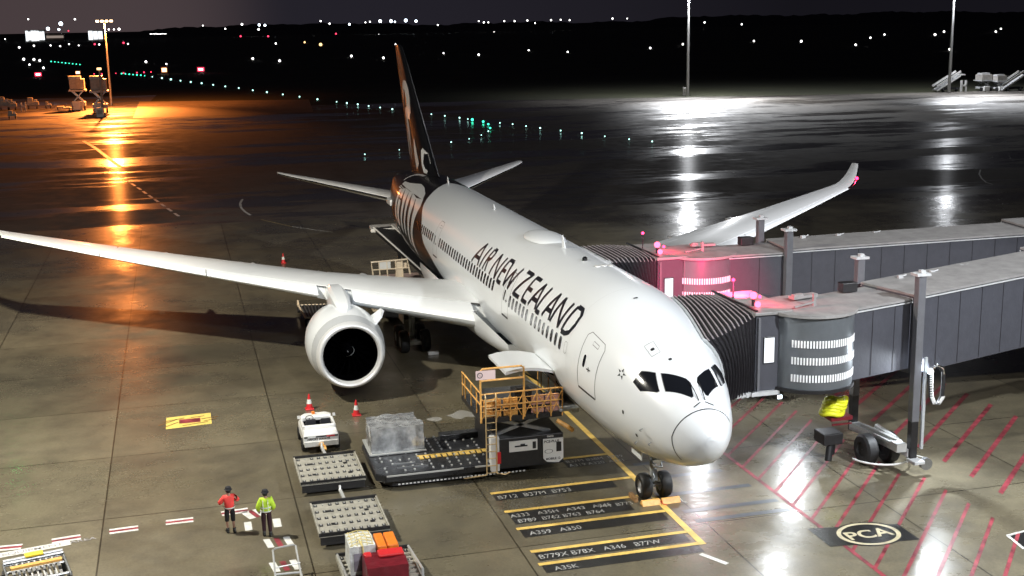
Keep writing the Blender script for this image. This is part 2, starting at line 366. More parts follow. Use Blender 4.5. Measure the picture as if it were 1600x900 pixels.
# boxed corner marking at the right edge
b=MB(); P=[G(1574,837),G(1640,820),G(1640,868),G(1600,858)]
quad(b,P,.006); struct(b.build('black_corner_marking',M_BLINE))
b=MB(); b.bar((P[0].x,P[0].y,.012),(P[1].x,P[1].y,.012),.12,.004); b.bar((P[0].x,P[0].y,.012),(P[3].x,P[3].y,.012),.12,.004); b.bar((P[0].x-.5,P[0].y-.9,.012),(P[0].x-1.0,P[0].y-1.5,.012),.12,.004)
struct(b.build('white_corner_marking',M_WLINE))
b=MB(); P=G(1113,870); b.bar((P.x+.35,P.y+.3,.006),(P.x-.7,P.y-.25,.006),.2,.004); struct(b.build('short_white_marking',M_WLINE))
# yellow and red panel
b=MB(); Q=[G(259,671),G(331,662),G(329,645),G(260,653)]; quad(b,Q,.006); struct(b.build('yellow_panel_marking',mat('yellow_panel_paint',(.80,.62,.16),.4,noise=.12,nscale=4)))
cc=sum((q for q in Q),Vector())/4; b=MB(); rect(b,cc.x-.35,cc.x+.30,cc.y-.55,cc.y+.45,.012); struct(b.build('red_panel_marking',M_RLINE))
b=MB(); 
for (dx,dy,ex,ey) in ((-.75,1.2,-.1,.5),(-.35,1.4,.35,.55),(.15,1.25,.5,.2),(-.7,.3,-.45,-.9),(.45,-.1,.55,-.75),(.1,-.6,.25,-1.4),(-.3,-.7,-.05,-1.3)):
    b.bar((cc.x+dx,cc.y+dy,.018),(cc.x+ex,cc.y+ey,.018),.07,.004)
struct(b.build('panel_hatching',mat('brown_road_paint',(.22,.12,.04),.5)))
# double dashed road edge
bw=MB(); br=MB()
def dbl(p,q,red=False,w=.11,gap=.17):
    p=G(*p); q=G(*q); d=(q-p).normalized(); nn=Vector((-d.y,d.x,0))
    for s_ in (-1,1):
        a=p+nn*s_*gap; c_=q+nn*s_*gap; bw.bar((a.x,a.y,.008),(c_.x,c_.y,.008),w*1.35,.004)
    br.bar((p.x,p.y,.0065),(q.x,q.y,.0065),.16,.003)
dbl((-30,860),(34,854)); dbl((81,846),(126,839)); dbl((171,831),(216,825)); dbl((259,817),(302,812)); dbl((346,803),(388,797))
dbl((390,798),(404,808),True,.2,.24)
struct(bw.build('double_white_markings',M_WLINE))
struct(br.build('red_centre_markings',M_RLINE))
b=MB(); b2=MB()
for (u,v,L) in ((409,825,0),(438,847,1),(448,884,1)):
    p=G(u,v)
    if L==0: rect(b,p.x-.1,p.x+.75,p.y+.35,p.y+.62,.007); rect(b,p.x-.1,p.x+.75,p.y-.75,p.y-.45,.007)
    else:
        for dy in (.3,-.42): quad(b,[(p.x-.42,p.y+dy-.06),(p.x+.42,p.y+dy+.06),(p.x+.42,p.y+dy+.30),(p.x-.42,p.y+dy+.18)],.007)
        quad(b2,[(p.x-.42,p.y-.10),(p.x+.42,p.y+.02),(p.x+.42,p.y+.22),(p.x-.42,p.y+.10)],.007)
struct(b.build('white_crossing_blocks',M_WLINE)); struct(b2.build('red_crossing_blocks',M_RLINE))
# long white strip with grey words
b=MB(); p0=G(-14,871); p1=G(110,848); d=(p1-p0).normalized(); nn=Vector((-d.y,d.x,0)); w=.22
quad(b,[p0-nn*w,p1-nn*w,p1+nn*w,p0+nn*w],.011); struct(b.build('white_word_strip',M_WLINE))
b=MB(); vs,fs=text_mesh('EQUIPMENT  AREA',.34,1.15,.003)
b.add([(p0.x+d.x*(v[0]+.35)-(-nn.x)*(v[1]-.12),p0.y+d.y*(v[0]+.35)+nn.y*(v[1]-.12),.017) for v in vs],fs)
struct(b.build('grey_word_marking',mat('grey_letter_paint',(.30,.29,.29),.5)))
# curved white guide lines far out on the wet asphalt
def arc_line(name,pts,w,mt=M_WLINE,dash=False):
    b=MB(); P=[G(*q) for q in pts]
    for i in range(len(P)-1):
        if dash:
            n_=7
            for k in range(n_):
                a=P[i].lerp(P[i+1],k/n_); c_=P[i].lerp(P[i+1],(k+.6)/n_); b.bar((a.x,a.y,.0),(c_.x,c_.y,.0),w,.004)
        else: b.bar((P[i].x,P[i].y,.0),(P[i+1].x,P[i+1].y,.0),w,.004)
    struct(b.build(name,mt))
arc_line('curved_guide_marking',[(379,311),(375,318),(377,325),(383,331),(391,336)],.25)
arc_line('curved_guide_marking',[(1532,265),(1530,272),(1534,279),(1541,285),(1551,288)],.18)
arc_line('apron_edge_marking',[(130,220),(150,232),(188,261)],.6)
arc_line('apron_edge_marking',[(158,256),(215,293),(284,341)],.3,dash=True)
arc_line('thin_guide_marking',[(408,343),(456,354)],.14,mat('worn_yellow_paint',(.35,.28,.14),.5)); arc_line('thin_guide_marking',[(456,354),(520,363)],.1)
# small puddles; their bright reflection is put in as a pale base colour
M_PUD=mat('puddle_painted_reflection',(.42,.41,.38),.05,spec=.8,coat=1)
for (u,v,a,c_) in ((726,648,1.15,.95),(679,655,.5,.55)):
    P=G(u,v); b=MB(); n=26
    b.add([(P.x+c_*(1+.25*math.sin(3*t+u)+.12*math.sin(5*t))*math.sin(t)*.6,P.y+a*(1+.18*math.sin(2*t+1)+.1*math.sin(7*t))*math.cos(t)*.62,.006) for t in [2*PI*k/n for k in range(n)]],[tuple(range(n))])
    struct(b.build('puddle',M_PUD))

# ================================================================== AIRLINER
AX=(5.6,0,0)
air=thing('airliner',AX,'large white twin engine airliner with black tail and black AIR NEW ZEALAND lettering','airliner')
ZC=5.14
ST=[(0.0,-.95,-.95,0.02),(0.06,-.76,-1.26,.26),(0.18,-.55,-1.53,.46),(0.5,-.16,-1.95,.82),(1,.20,-2.23,1.17),(1.5,.52,-2.43,1.43),(2,.82,-2.57,1.64),(3,1.38,-2.78,2.01),(4,1.85,-2.92,2.28),(5,2.2,-2.99,2.49),(6,2.52,-3.01,2.66),(7.5,2.84,-2.99,2.83),(9,2.96,-2.985,2.885),(11,2.985,-2.985,2.885),(44,2.985,-2.985,2.885),(47,2.97,-2.75,2.85),(50,2.9,-2.2,2.68),(53,2.72,-1.35,2.3),(56,2.4,-.4,1.72),(58.5,2.05,.35,1.2),(60.5,1.7,.85,.75),(61.8,1.45,1.05,.38)]
SX=[s[0] for s in ST]
def sec(x):
    if x<1: # blunt nose: interpolate in sqrt(x)
        q=math.sqrt(max(x,0)); xs=[math.sqrt(s) for s in SX[:7]]; t=pchip(xs,[s[1] for s in ST[:7]],q); bt=pchip(xs,[s[2] for s in ST[:7]],q); w=pchip(xs,[s[3] for s in ST[:7]],q)
    else:
        t=pchip(SX,[s[1] for s in ST],x); bt=pchip(SX,[s[2] for s in ST],x); w=pchip(SX,[s[3] for s in ST],x)
    return (t+bt)/2+ZC,(t-bt)/2,w
def FS(x,th,off=0.,side=1):            # point on the fuselage skin
    c,h,w=sec(x); th=R(th)
    p=Vector((x,side*w*math.cos(th),c+h*math.sin(th)))
    if off:
        e_=.02; c2,h2,w2=sec(x+e_); q=Vector((x+e_,side*w2*math.cos(th),c2+h2*math.sin(th))); tn=(q-p)
        r_=Vector((0,-side*w*math.sin(th),h*math.cos(th))); n=r_.cross(tn) if side<0 else tn.cross(r_)
        n.normalize()
        if n.y*side*math.cos(th)+n.z*math.sin(th)<0: n=-n
        p=p+n*off
    return p
BT=[-90,-60,-35,-12,0,23,41,60,78,90]; BX=[31.5,32,33,35.2,37.35,39.0,40.6,41.4,42.3,43.0]
def xb(th):
    th=th if th<=90 else 180-th
    th=(th+180)%360-180
    if th< -90: th=-180-th
    return pchip(BT,BX,th)
b=MB(); rings=[]; xs=[0,.03,.06,.12,.18,.3,.5,.75,1,1.25,1.5,1.75,2,2.5,3,3.5,4,4.5,5,5.5,6,6.75,7.5,8.25,9,10,11]+[11+ (36-11)*k/20 for k in range(1,21)]+[42]+[44+k for k in range(0,18)]+[61.4,61.8]
NS=96; mid=xs.index(42)
for x in xs:
    row=[]
    for k in range(NS):
        th=-90+360*k/NS
        w=1-abs(x-42)/14 if abs(x-42)<14 else 0; w=max(0,w)
        if x>42: w=max(0,1-(x-42)/13)
        xx=min(61.8,x+w*(xb(th)-42)) if w>0 else x
        row.append(FS(xx,th))
    rings.append(row)
b.grid(rings[:mid+1],True); b.mi=1; b.grid(rings[mid:],True); b.add(rings[-1],[tuple(range(NS))])
fus=b.build('fuselage',[M_WHITE,M_BLACKP],air,smooth=True)
# raised/inlaid decals on the skin
def fs_strip(b,pts,w,off=.008,side=1,sub=.25):
    # pts in (x, arc metres t) ; t = theta*2.93
    P=[]
    for i in range(len(pts)-1):
        a,c_=Vector(pts[i]),Vector(pts[i+1]); n=max(1,int((c_-a).length/sub))
        for k in range(n): P.append(a.lerp(c_,k/n))
    P.append(Vector(pts[-1])); L=[];Rr=[]
    for i,p in enumerate(P):
        d=(P[min(i+1,len(P)-1)]-P[max(i-1,0)]).normalized(); nn=Vector((-d.y,d.x))*w/2
        for lst,q in ((L,p+nn),(Rr,p-nn)): lst.append(FS(q.x,math.degrees(q.y/2.93),off,side))
    b.grid([L,Rr])
def fs_poly(b,poly,off=.008,side=1):       # poly in (x,theta): split on a theta grid
    # scan-line fill: for many theta rows find x spans
    ths=[p[1] for p in poly]; lo,hi=min(ths),max(ths); n=max(6,int((hi-lo)/1.2)); rows=[]
    for k in range(n+1):
        t=lo+(hi-lo)*min(max(k/n,.002),.998); X=[]
        for i in range(len(poly)):
            a,c_=poly[i],poly[(i+1)%len(poly)]
            if (a[1]-t)*(c_[1]-t)<0: X.append(a[0]+(c_[0]-a[0])*(t-a[1])/(c_[1]-a[1]))
        X.sort(); rows.append((t,X))
    for (t0,X0),(t1,X1) in zip(rows,rows[1:]):
        if len(X0)!=len(X1): continue
        for j in range(0,len(X0)-1,2):
            m_=4
            r0=[FS(X0[j]+(X0[j+1]-X0[j])*q/m_,t0,off,side) for q in range(m_+1)]; r1=[FS(X1[j]+(X1[j+1]-X1[j])*q/m_,t1,off,side) for q in range(m_+1)]
            b.grid([r0,r1])
def T(th): return R(th)*2.93
# --- lettering (tall, narrow, forward leaning strokes), along -X, baseline theta 20.6, cap 44.6
B0,B1=T(21.2),T(45.2); Hh=B1-B0
def glyph(b,ch,x0,x1,w,lean=.55):
    W_=x0-x1
    def P(u,v): return (x0-u*W_-0*lean*v,B0+v*Hh)
    S_={'A':[[(0,0),(.78,1)],[(.78,1),(1,0)],[(.3,.30),(.94,.30)]],'I':[[(.2,0),(.8,1)]],'R':[[(0,0),(.4,1)],[(.4,1),(.85,1),(1,.86),(.92,.62),(.70,.52),(.22,.52)],[(.5,.52),(.72,0)]],
     'N':[[(0,0),(.25,1)],[(.25,1),(.78,0)],[(.78,0),(1,1)]],'E':[[(1,1),(.35,1),(.05,0),(.72,0)],[(.2,.5),(.78,.5)]],
     'W':[[(.05,1),(.2,0)],[(.2,0),(.58,.82)],[(.58,.82),(.62,0)],[(.62,0),(1,1)]],'Z':[[(.25,1),(1,1),(0,0),(.8,0)]],'L':[[(.6,1),(0,0),(.7,0)]],
     'D':[[(.05,0),(.35,1)],[(.35,1),(.8,1),(1,.82),(.98,.45),(.78,.12),(.45,0),(.05,0)]]}
    for st in S_[ch]:
        fs_strip(b,[P(*q) for q in st],w if ch!='I' else w,.009,1,.12)
b=MB()
for ch,x0,x1 in (('A',25.1,23.75),('I',23.45,22.95),('R',22.75,21.95),('N',21.3,19.95),('E',19.75,18.75),('W',18.85,17.0),('Z',16.7,15.4),('E',15.25,14.1),('A',14.15,13.05),('L',12.9,12.1),('A',11.95,10.95),('N',10.75,9.35),('D',9.2,8.05)):
    glyph(b,ch,x0,x1,.21)
b.build('title_lettering',M_DECAL,air)
# fern emblem
b=MB()
fs_poly(b,[(42.4,54),(44.1,61),(45.6,62.8),(48.4,54),(50.0,52),(50.2,38),(48.5,40),(47.8,45),(46.3,44),(45.2,45),(43.4,41),(41.6,45)],.01)
for lf in ([(41.6,46),(41.0,37),(41.0,29),(41.0,15),(41.1,-3),(40.8,-20),(40.7,-36),(41.3,-28),(41.7,-10),(41.75,10),(42.2,28),(43.4,43)],
           [(43.5,43),(42.9,33),(42.6,20),(42.35,5),(42.2,-10),(41.9,-24),(42.6,-14),(42.8,0),(43.1,12),(43.8,30),(45.2,46)],
           [(45.2,46),(44.6,32),(44.1,18),(43.7,4),(43.3,-12),(43.9,-6),(44.3,8),(44.9,24),(46.3,45)],
           [(46.3,45),(45.8,32),(45.3,18),(44.9,4),(44.4,-10),(45.1,-6),(45.6,8),(46.2,24),(47.8,45)],
           [(47.8,45),(47.1,28),(46.5,12),(45.7,-6),(46.5,-2),(47.1,10),(47.9,26),(48.6,41)],
           [(48.6,41),(48.2,24),(47.6,10),(46.9,-4),(47.8,2),(48.6,16),(49.4,38)]):
    fs_poly(b,lf,.012)
fs_strip(b,[(48.2,T(79)),(49.2,T(77)),(50.2,T(72)),(50.7,T(62)),(50.9,T(52))],.35,.011)
# tail piece sweeping to the belly
fs_poly(b,[(46.5,-8),(47.5,-14),(45,-26),(42.5,-34),(41.2,-38),(41.6,-32),(43.5,-24)],.013)
b.build('fern_emblem',M_FERN,air)
# cabin windows
def winx():
    L=[]
    for a,c_ in ((8.9,13.1),(13.95,16.85),(20.1,32.9),(35.0,40.0)):
        n=int(round((c_-a)/.575)); L+=[a+(c_-a)*k/n for k in range(n+1)]
    return L
WINX=winx()
def oval(cx_,ct,wx,wt,off,side,n=14):
    out=[]
    for k in range(n):
        a=2*PI*k/n; c_,s_=math.cos(a),math.sin(a); ex=.55
        out.append(FS(cx_+wx*math.copysign(abs(c_)**ex,c_),math.degrees((T(ct)+wt*math.copysign(abs(s_)**ex,s_))/2.93),off,side))
    return out
for side in (1,-1):
    for i,x in enumerate(WINX):
        if side==-1 and (x<18 or x>33): continue
        b=MB(); th=15.0 if x>18 else 12.4
        b.add(oval(x,th,.155,.27,.010,side),[tuple(range(14))]); b.build('cabin_window',M_GLASS,air)
b=MB(); o1=oval(8.22,12.2,.15,.25,.008,1); o2=oval(8.22,12.2,.135,.235,.008,1); b.grid([o1+o1[:1],o2+o2[:1]]); b.build('blanked_window',M_LINE,air)
# cabin doors on the starboard side
for (x0,x1,t0,t1,name) in ((5.32,6.78,-9.5,37.5,'cabin_door'),(17.0,18.1,-4,38,'cabin_door'),(33.4,34.5,-4,38,'cabin_door')):
    b=MB(); fr=[]
    pts=[(x0,T(t0)),(x1,T(t0)),(x1,T(t1-4)),(x1-.18,T(t1)),(x0+.18,T(t1)),(x0,T(t1-4)),(x0,T(t0))]
    fs_strip(b,pts,.035,.007); d_=b.build(name,M_LINE,air)
    b=MB(); fs_strip(b,[(x0+.02,T(t0)),(x1-.02,T(t0))],.10,.016); b.build('door_sill',M_DARK,d_)
    b=MB(); b.add(oval((x0+x1)/2+.30,14.5,.09,.26,.012,1),[tuple(range(14))]); b.build('door_window',M_GLASS,d_)
    b=MB(); xm=(x0+x1)/2-.1
    fs_strip(b,[(xm-.2,T(11)),(xm+.12,T(10.2))],.05,.016); fs_strip(b,[(xm-.05,T(9)),(xm-.02,T(12.5))],.05,.016); b.build('door_handle',M_DARK,d_)
    b=MB(); fs_strip(b,[(xm-.22,T(30)),(xm+.22,T(30)),(xm+.22,T(33)),(xm-.22,T(33)),(xm-.22,T(30))],.025,.009); b.build('hinge_panel',M_LINE,d_)
# star alliance style five point mark
b=MB()
for k in range(5):
    a=2*PI*k/5+PI/2; r0,r1=.10,.27
    A=(3.9+r1*math.cos(a),T(29)+r1*math.sin(a)); 
    for sgn in (-1,):
        B_=(3.9+r0*math.cos(a+.55),T(29)+r0*math.sin(a+.55)); C_=(3.9+r0*1.2*math.cos(a-.55),T(29)+r0*1.2*math.sin(a-.55))
        b.add([FS(p[0],math.degrees(p[1]/2.93),.009) for p in (A,B_,C_)],[(0,1,2)])
b.build('star_emblem',M_DECAL,air)
# radome seam
b=MB(); row=[];row2=[]
for k in range(49):
    th=-48+210*k/48; row.append(FS(.95-.28*max(0,math.sin(R(th))),th,.005)); row2.append(FS(.985-.28*max(0,math.sin(R(th))),th,.005))
b.grid([row,row2]); b.build('radome_seam',M_DARK,air)
for x in (8.0,15.2,19.3,26.4,35.9):
    b=MB(); r1=[FS(x,-50+2.9*k,.004) for k in range(49)]; r2=[FS(x+.014,-50+2.9*k,.004) for k in range(49)]; b.grid([r1,r2]); b.build('skin_joint',mat('skin_joint_grey',(.58,.59,.60),.5) if 'skin_joint_grey' not in bpy.data.materials else bpy.data.materials['skin_joint_grey'],air)
# radome lightning strips
for th in ():
    b=MB(); fs=[FS(.35+.1*k,th,.008) for k in range(5)]; b.tube(fs,.010,4); b.build('diverter_strip',M_LINE,air)
# cockpit glazing from ray hits on the nose surface
def hit(u,v,off=0.):
    d=ray(u,v).normalized(); O=Vector((CX,CY,CZ)); t=36.
    while t<80:
        p=O+t*d
        if p.x>.02:
            c_,h,w=sec(p.x)
            if (p.y/w)**2+((p.z-c_)/h)**2<1: break
        t+=.01
    return p
def glaze(px,n=7):
    # bilinear patch through 4 corners, each point pushed onto the skin
    rows=[]
    for i in range(n+1):
        r=[]
        for j in range(n+1):
            a,c_=i/n,j/n
            q=[(1-a)*(1-c_)*px[0][k]+(1-a)*c_*px[1][k]+a*c_*px[2][k]+a*(1-c_)*px[3][k] for k in (0,1)]
            r.append(q)
        rows.append(r)
    return rows
def skinproj(p,off):     # world point -> skin (x kept)
    c_,h,w=sec(p.x); th=math.atan2((p.z-c_)/h,p.y/w); return FS(p.x,math.degrees(th),off)
def window(corners3,name,off=.012,inset=0):
    # corners3: list of (x,theta) going round; patch via fan grid
    n=len(corners3); cx_=sum(p[0] for p in corners3)/n; ct=sum(p[1] for p in corners3)/n; b=MB(); rings=[]
    for f in (0.02,.25,.5,.75,1.0):
        row=[]
        for i in range(n):
            a,c_=corners3[i],corners3[(i+1)%n]
            for k in range(6):
                x=a[0]+(c_[0]-a[0])*k/6; th=a[1]+(c_[1]-a[1])*k/6
                row.append(FS(cx_+(x-cx_)*f,ct+(th-ct)*f,off))
        rings.append(row)
    b.grid(rings,True); b.add(rings[0],[tuple(range(len(rings[0])))])
    return b
def xth(u,v):
    p=hit(u,v); c_,h,w=sec(p.x); return (p.x,math.degrees(math.atan2((p.z-c_)/h,p.y/w)))
W1=[xth(*q) for q in ((990,597),(1003,580.5),(1024,583),(1030,611),(1026,613),(1001,611))]
W2=[xth(*q) for q in ((1034,584),(1072,592.5),(1079,599),(1083,619),(1080,621),(1041,611.5))]
fr=M_DARK
def mirror(Wn): return [(x,180-t) for x,t in Wn]
for Wn in (W1,W2,mirror(W2),mirror(W1)):
    b=window([( (x-sum(p[0] for p in Wn)/len(Wn))*1.05+sum(p[0] for p in Wn)/len(Wn),(t-sum(p[1] for p in Wn)/len(Wn))*1.05+sum(p[1] for p in Wn)/len(Wn)) for x,t in Wn],'f',.006)
    f_=b.build('windscreen_frame',mat('windscreen_seal',(.05,.05,.055),.5) if 'windscreen_seal' not in bpy.data.materials else bpy.data.materials['windscreen_seal'],air,smooth=True)
    b=window(Wn,'w',.013); b.build('windscreen_pane',M_GLASS,f_,smooth=True)
b=MB(); p=[hit(1083,622),hit(1086,632)]; 
for s_ in (1,-1):
    a=skinproj(Vector((1.02,.12*s_,5.4)),.03); c_=skinproj(Vector((1.75,.18*s_,5.9)),.05); b.tube([a,a.lerp(c_,.5)+Vector((-.02,0,.03)),c_],.018,5)
    b.tube([skinproj(Vector((.95,.1*s_,5.35)),.02),skinproj(Vector((.85,.38*s_,5.2)),.03)],.02,5)
b.build('windscreen_wiper',M_DARK,air)
# overhead dome, antennas, probes
b=MB(); pr=[];
for i in range(7):
    f=i/6; rr=math.cos(f*PI/2); pr.append([Vector((20.4+2.0*rr*math.cos(2*PI*k/28)+.2*f,.95*rr*math.sin(2*PI*k/28),ZC+2.90+.30*math.sin(f*PI/2))) for k in range(28)])
b.grid(pr,True); b.build('antenna_dome',M_WHITE,air,smooth=True)
for (x,h,l) in ((17.2,.55,.45),(43.0,.4,.35),(30.5,.25,.25),(47.5,.45,.4)):
    b=MB(); z=FS(min(x,55),90).z; b.add([(x-l/2,-.03,z-.02),(x+l/2,-.03,z-.02),(x+l*.75,-.012,z+h),(x+l*.35,-.012,z+h),(x-l/2,.03,z-.02),(x+l/2,.03,z-.02),(x+l*.75,.012,z+h),(x+l*.35,.012,z+h)],[(0,1,2,3),(7,6,5,4),(0,3,7,4),(1,5,6,2),(3,2,6,7)]); b.build('blade_antenna',M_WHITE if x<40 else M_FERN,air)
b=MB(); P=FS(13.8,88); b.lathe([(-.02,.14),(.10,.12),(.17,.05)],P,'Z',12); b.build('anti_collision_light',M_CHROME,air)
b=MB()
for x0,x1,t0,t1 in ((3.35,3.95,62,72),): fs_strip(b,[(x0,T(t0)),(x1,T(t0)),(x1,T(t1)),(x0,T(t1)),(x0,T(t0))],.02,.006)
b.build('escape_hatch',M_LINE,air)
b=MB(); b.add(oval(3.62,67,.06,.1,.01,1),[tuple(range(14))]); b.build('hatch_vent',M_DARK,air)
for (x,t,side) in ((2.9,77,1),(3.35,-2,1),(2.75,-21,1),(6.9,84,1)):
    b=MB(); b.add(oval(x,t,.05,.1,.01,side),[tuple(range(14))]); b.build('skin_port',M_DARK,air)
for (x,t) in ((2.3,-8),(2.9,-30),(2.0,-22)):
    b=MB(); p=FS(x,t,.0); q=FS(x,t,.16); b.tube([p,q,q+Vector((-.16,0,0))],.018,6); b.build('pitot_probe',M_STEEL,air)
for th in (96,103,90):
    b=MB(); P=FS(10.5+.02*th,th,.0); b.lathe([(0,.16),(.03,.15),(.045,.02)],P,'Z',10); b.build('flush_antenna',M_WPAINT,air)
# belly fairing
b=MB(); rows=[]
for i in range(25):
    f=i/24; x=18.3+f*(39.5-18.3); e=math.sin(PI*min(1,max(0,f)))**.45; hw=2.55+.95*e; zb=2.55-.75*e; zt=3.3+1.05*e; row=[]
    for k in range(33):
        a=PI*k/32; c_,s_=math.cos(a),math.sin(a)
        row.append(Vector((x,hw*math.copysign(abs(c_)**.6,c_),zt-(zt-zb)*(abs(s_)**.75))))
    rows.append(row)
b.grid(rows); b.add(rows[0],[tuple(range(33))]); b.build('belly_fairing',M_WHITE,air,smooth=True)
# ---------------- wings
def wz(y): t=(y-2.9)/26.1; return 3.82+(7.07-3.82)*(.8*t+.2*t*t)
AF=[(0,0,0),(.01,.012,-.010),(.03,.024,-.019),(.07,.036,-.028),(.10,.042,-.033),(.15,.049,-.040),(.25,.056,-.050),(.4,.058,-.055),(.55,.052,-.048),(.7,.038,-.032),(.85,.020,-.014),(.95,.007,-.004),(1,.001,-.001)]
def wsec(y):
    le=19.94+.693*y; te=(30.61+.387*y) if y>9.5 else 33.3+(34.29-33.3)*(y-2)/7.5; z=wz(y); tk=1.55-.75*min(1,max(0,(y-2.9)/20))
    if y>27.5:
        f=(y-27.5)/2.55; le+= 1.5*f**1.8; te+=1.0*f**1.5; z+=.85*f**2.0
    if y>29.9: te=max(te,le+.5)
    return le,te,z,tk
YS=[1.5,2.9,4.5,6,7.5,9.5,12,15,18,21,24,26.5,27.5,28.2,28.8,29.3,29.7,29.95,30.05]
def wpt(y,u,up,side,d=0):
    le,te,z,tk=wsec(y); c_=te-le
    xs_=[a[0] for a in AF]; h=pchip(xs_,[a[1] if up else a[2] for a in AF],u)*c_*tk
    return Vector((le+u*c_,side*y*(1.0+.00035*y),z-.02*c_+h+d))
def wing(side):
    us=[.115,.15,.2,.3,.4,.5,.6,.7,.76]; b=MB(); rows=[]
    for y in YS:
        rows.append([wpt(y,u,True,side) for u in us]+[wpt(y,u,False,side) for u in us[::-1]])
    b.grid(rows,True); b.add(rows[-1],[tuple(range(len(rows[-1])))])
    w=b.build('wing',M_WING,air,smooth='auto')
    # leading edge slats, with a shadow gap behind them
    us=[.105,.07,.04,.02,.008,0]
    for (y0,y1) in ((3.2,8.9),(10.6,16.2),(16.25,21.9),(21.95,27.4),(27.45,30.05)):
        b=MB(); rows=[]; n=8
        for k in range(n+1):
            y=y0+(y1-y0)*k/n; rows.append([wpt(y,u,True,side) for u in us]+[wpt(y,u,False,side) for u in us[::-1][1:]])
        b.grid(rows,True); b.add(rows[0],[tuple(range(len(rows[0])))]); b.add(rows[-1],[tuple(range(len(rows[0])))])
        b.build('slat',M_WHITE if y0<27 else M_CHROME,w,smooth='auto')
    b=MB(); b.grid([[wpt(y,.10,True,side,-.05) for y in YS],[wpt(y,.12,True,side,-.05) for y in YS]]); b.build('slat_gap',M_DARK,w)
    # flaps and ailerons
    us=[.765,.8,.87,.94,1.0]
    for (y0,y1) in ((2.6,9.3),(9.5,11.6),(11.7,21.0),(21.1,27.2),(27.25,30.05)):
        b=MB(); rows=[]; n=6
        for k in range(n+1):
            y=y0+(y1-y0)*k/n; rows.append([wpt(y,u,True,side) for u in us]+[wpt(y,u,False,side) for u in us[::-1]])
        b.grid(rows,True); b.add(rows[0],[tuple(range(len(rows[0])))]); b.add(rows[-1],[tuple(range(len(rows[0])))])
        b.build('flap',M_WING,w,smooth='auto')
    for y in (7.2,13.5,18.5):   # flap track fairings
        le,te,z,_=wsec(y); b=MB(); b.lathe([(-3.1,.02),(-2.6,.2),(-1.5,.34),(-.2,.32),(.8,.2),(1.5,.03)],(te,side*y,z-.42),'X',12); b.build('flap_track_fairing',M_WHITE,w,smooth=True)
    # navigation light
    b=MB(); P=wpt(28.9 if side<0 else 28.0,.0,True,side); b.ball(P+Vector((.0,0,.03)),.11,8); b.build('navigation_light',E_NAVG if side>0 else E_NAVR,w)
    b=MB(); P=wpt(3.05,.03,True,side); b.box(P+Vector((.1,0.1*side,0)),(.5,.12,.25)); b.build('landing_light',M_CHROME,w)
    return w
w1=wing(1); w2=wing(-1)
lamp('navigation_lamp',wpt(28.9,0,True,-1)+Vector((-.25,-.1,.1)),25,(1,.03,.08),.1)
lamp('navigation_lamp',wpt(28.0,0,True,1)+Vector((-.25,.0,.15)),10,(.03,1,.2),.1)
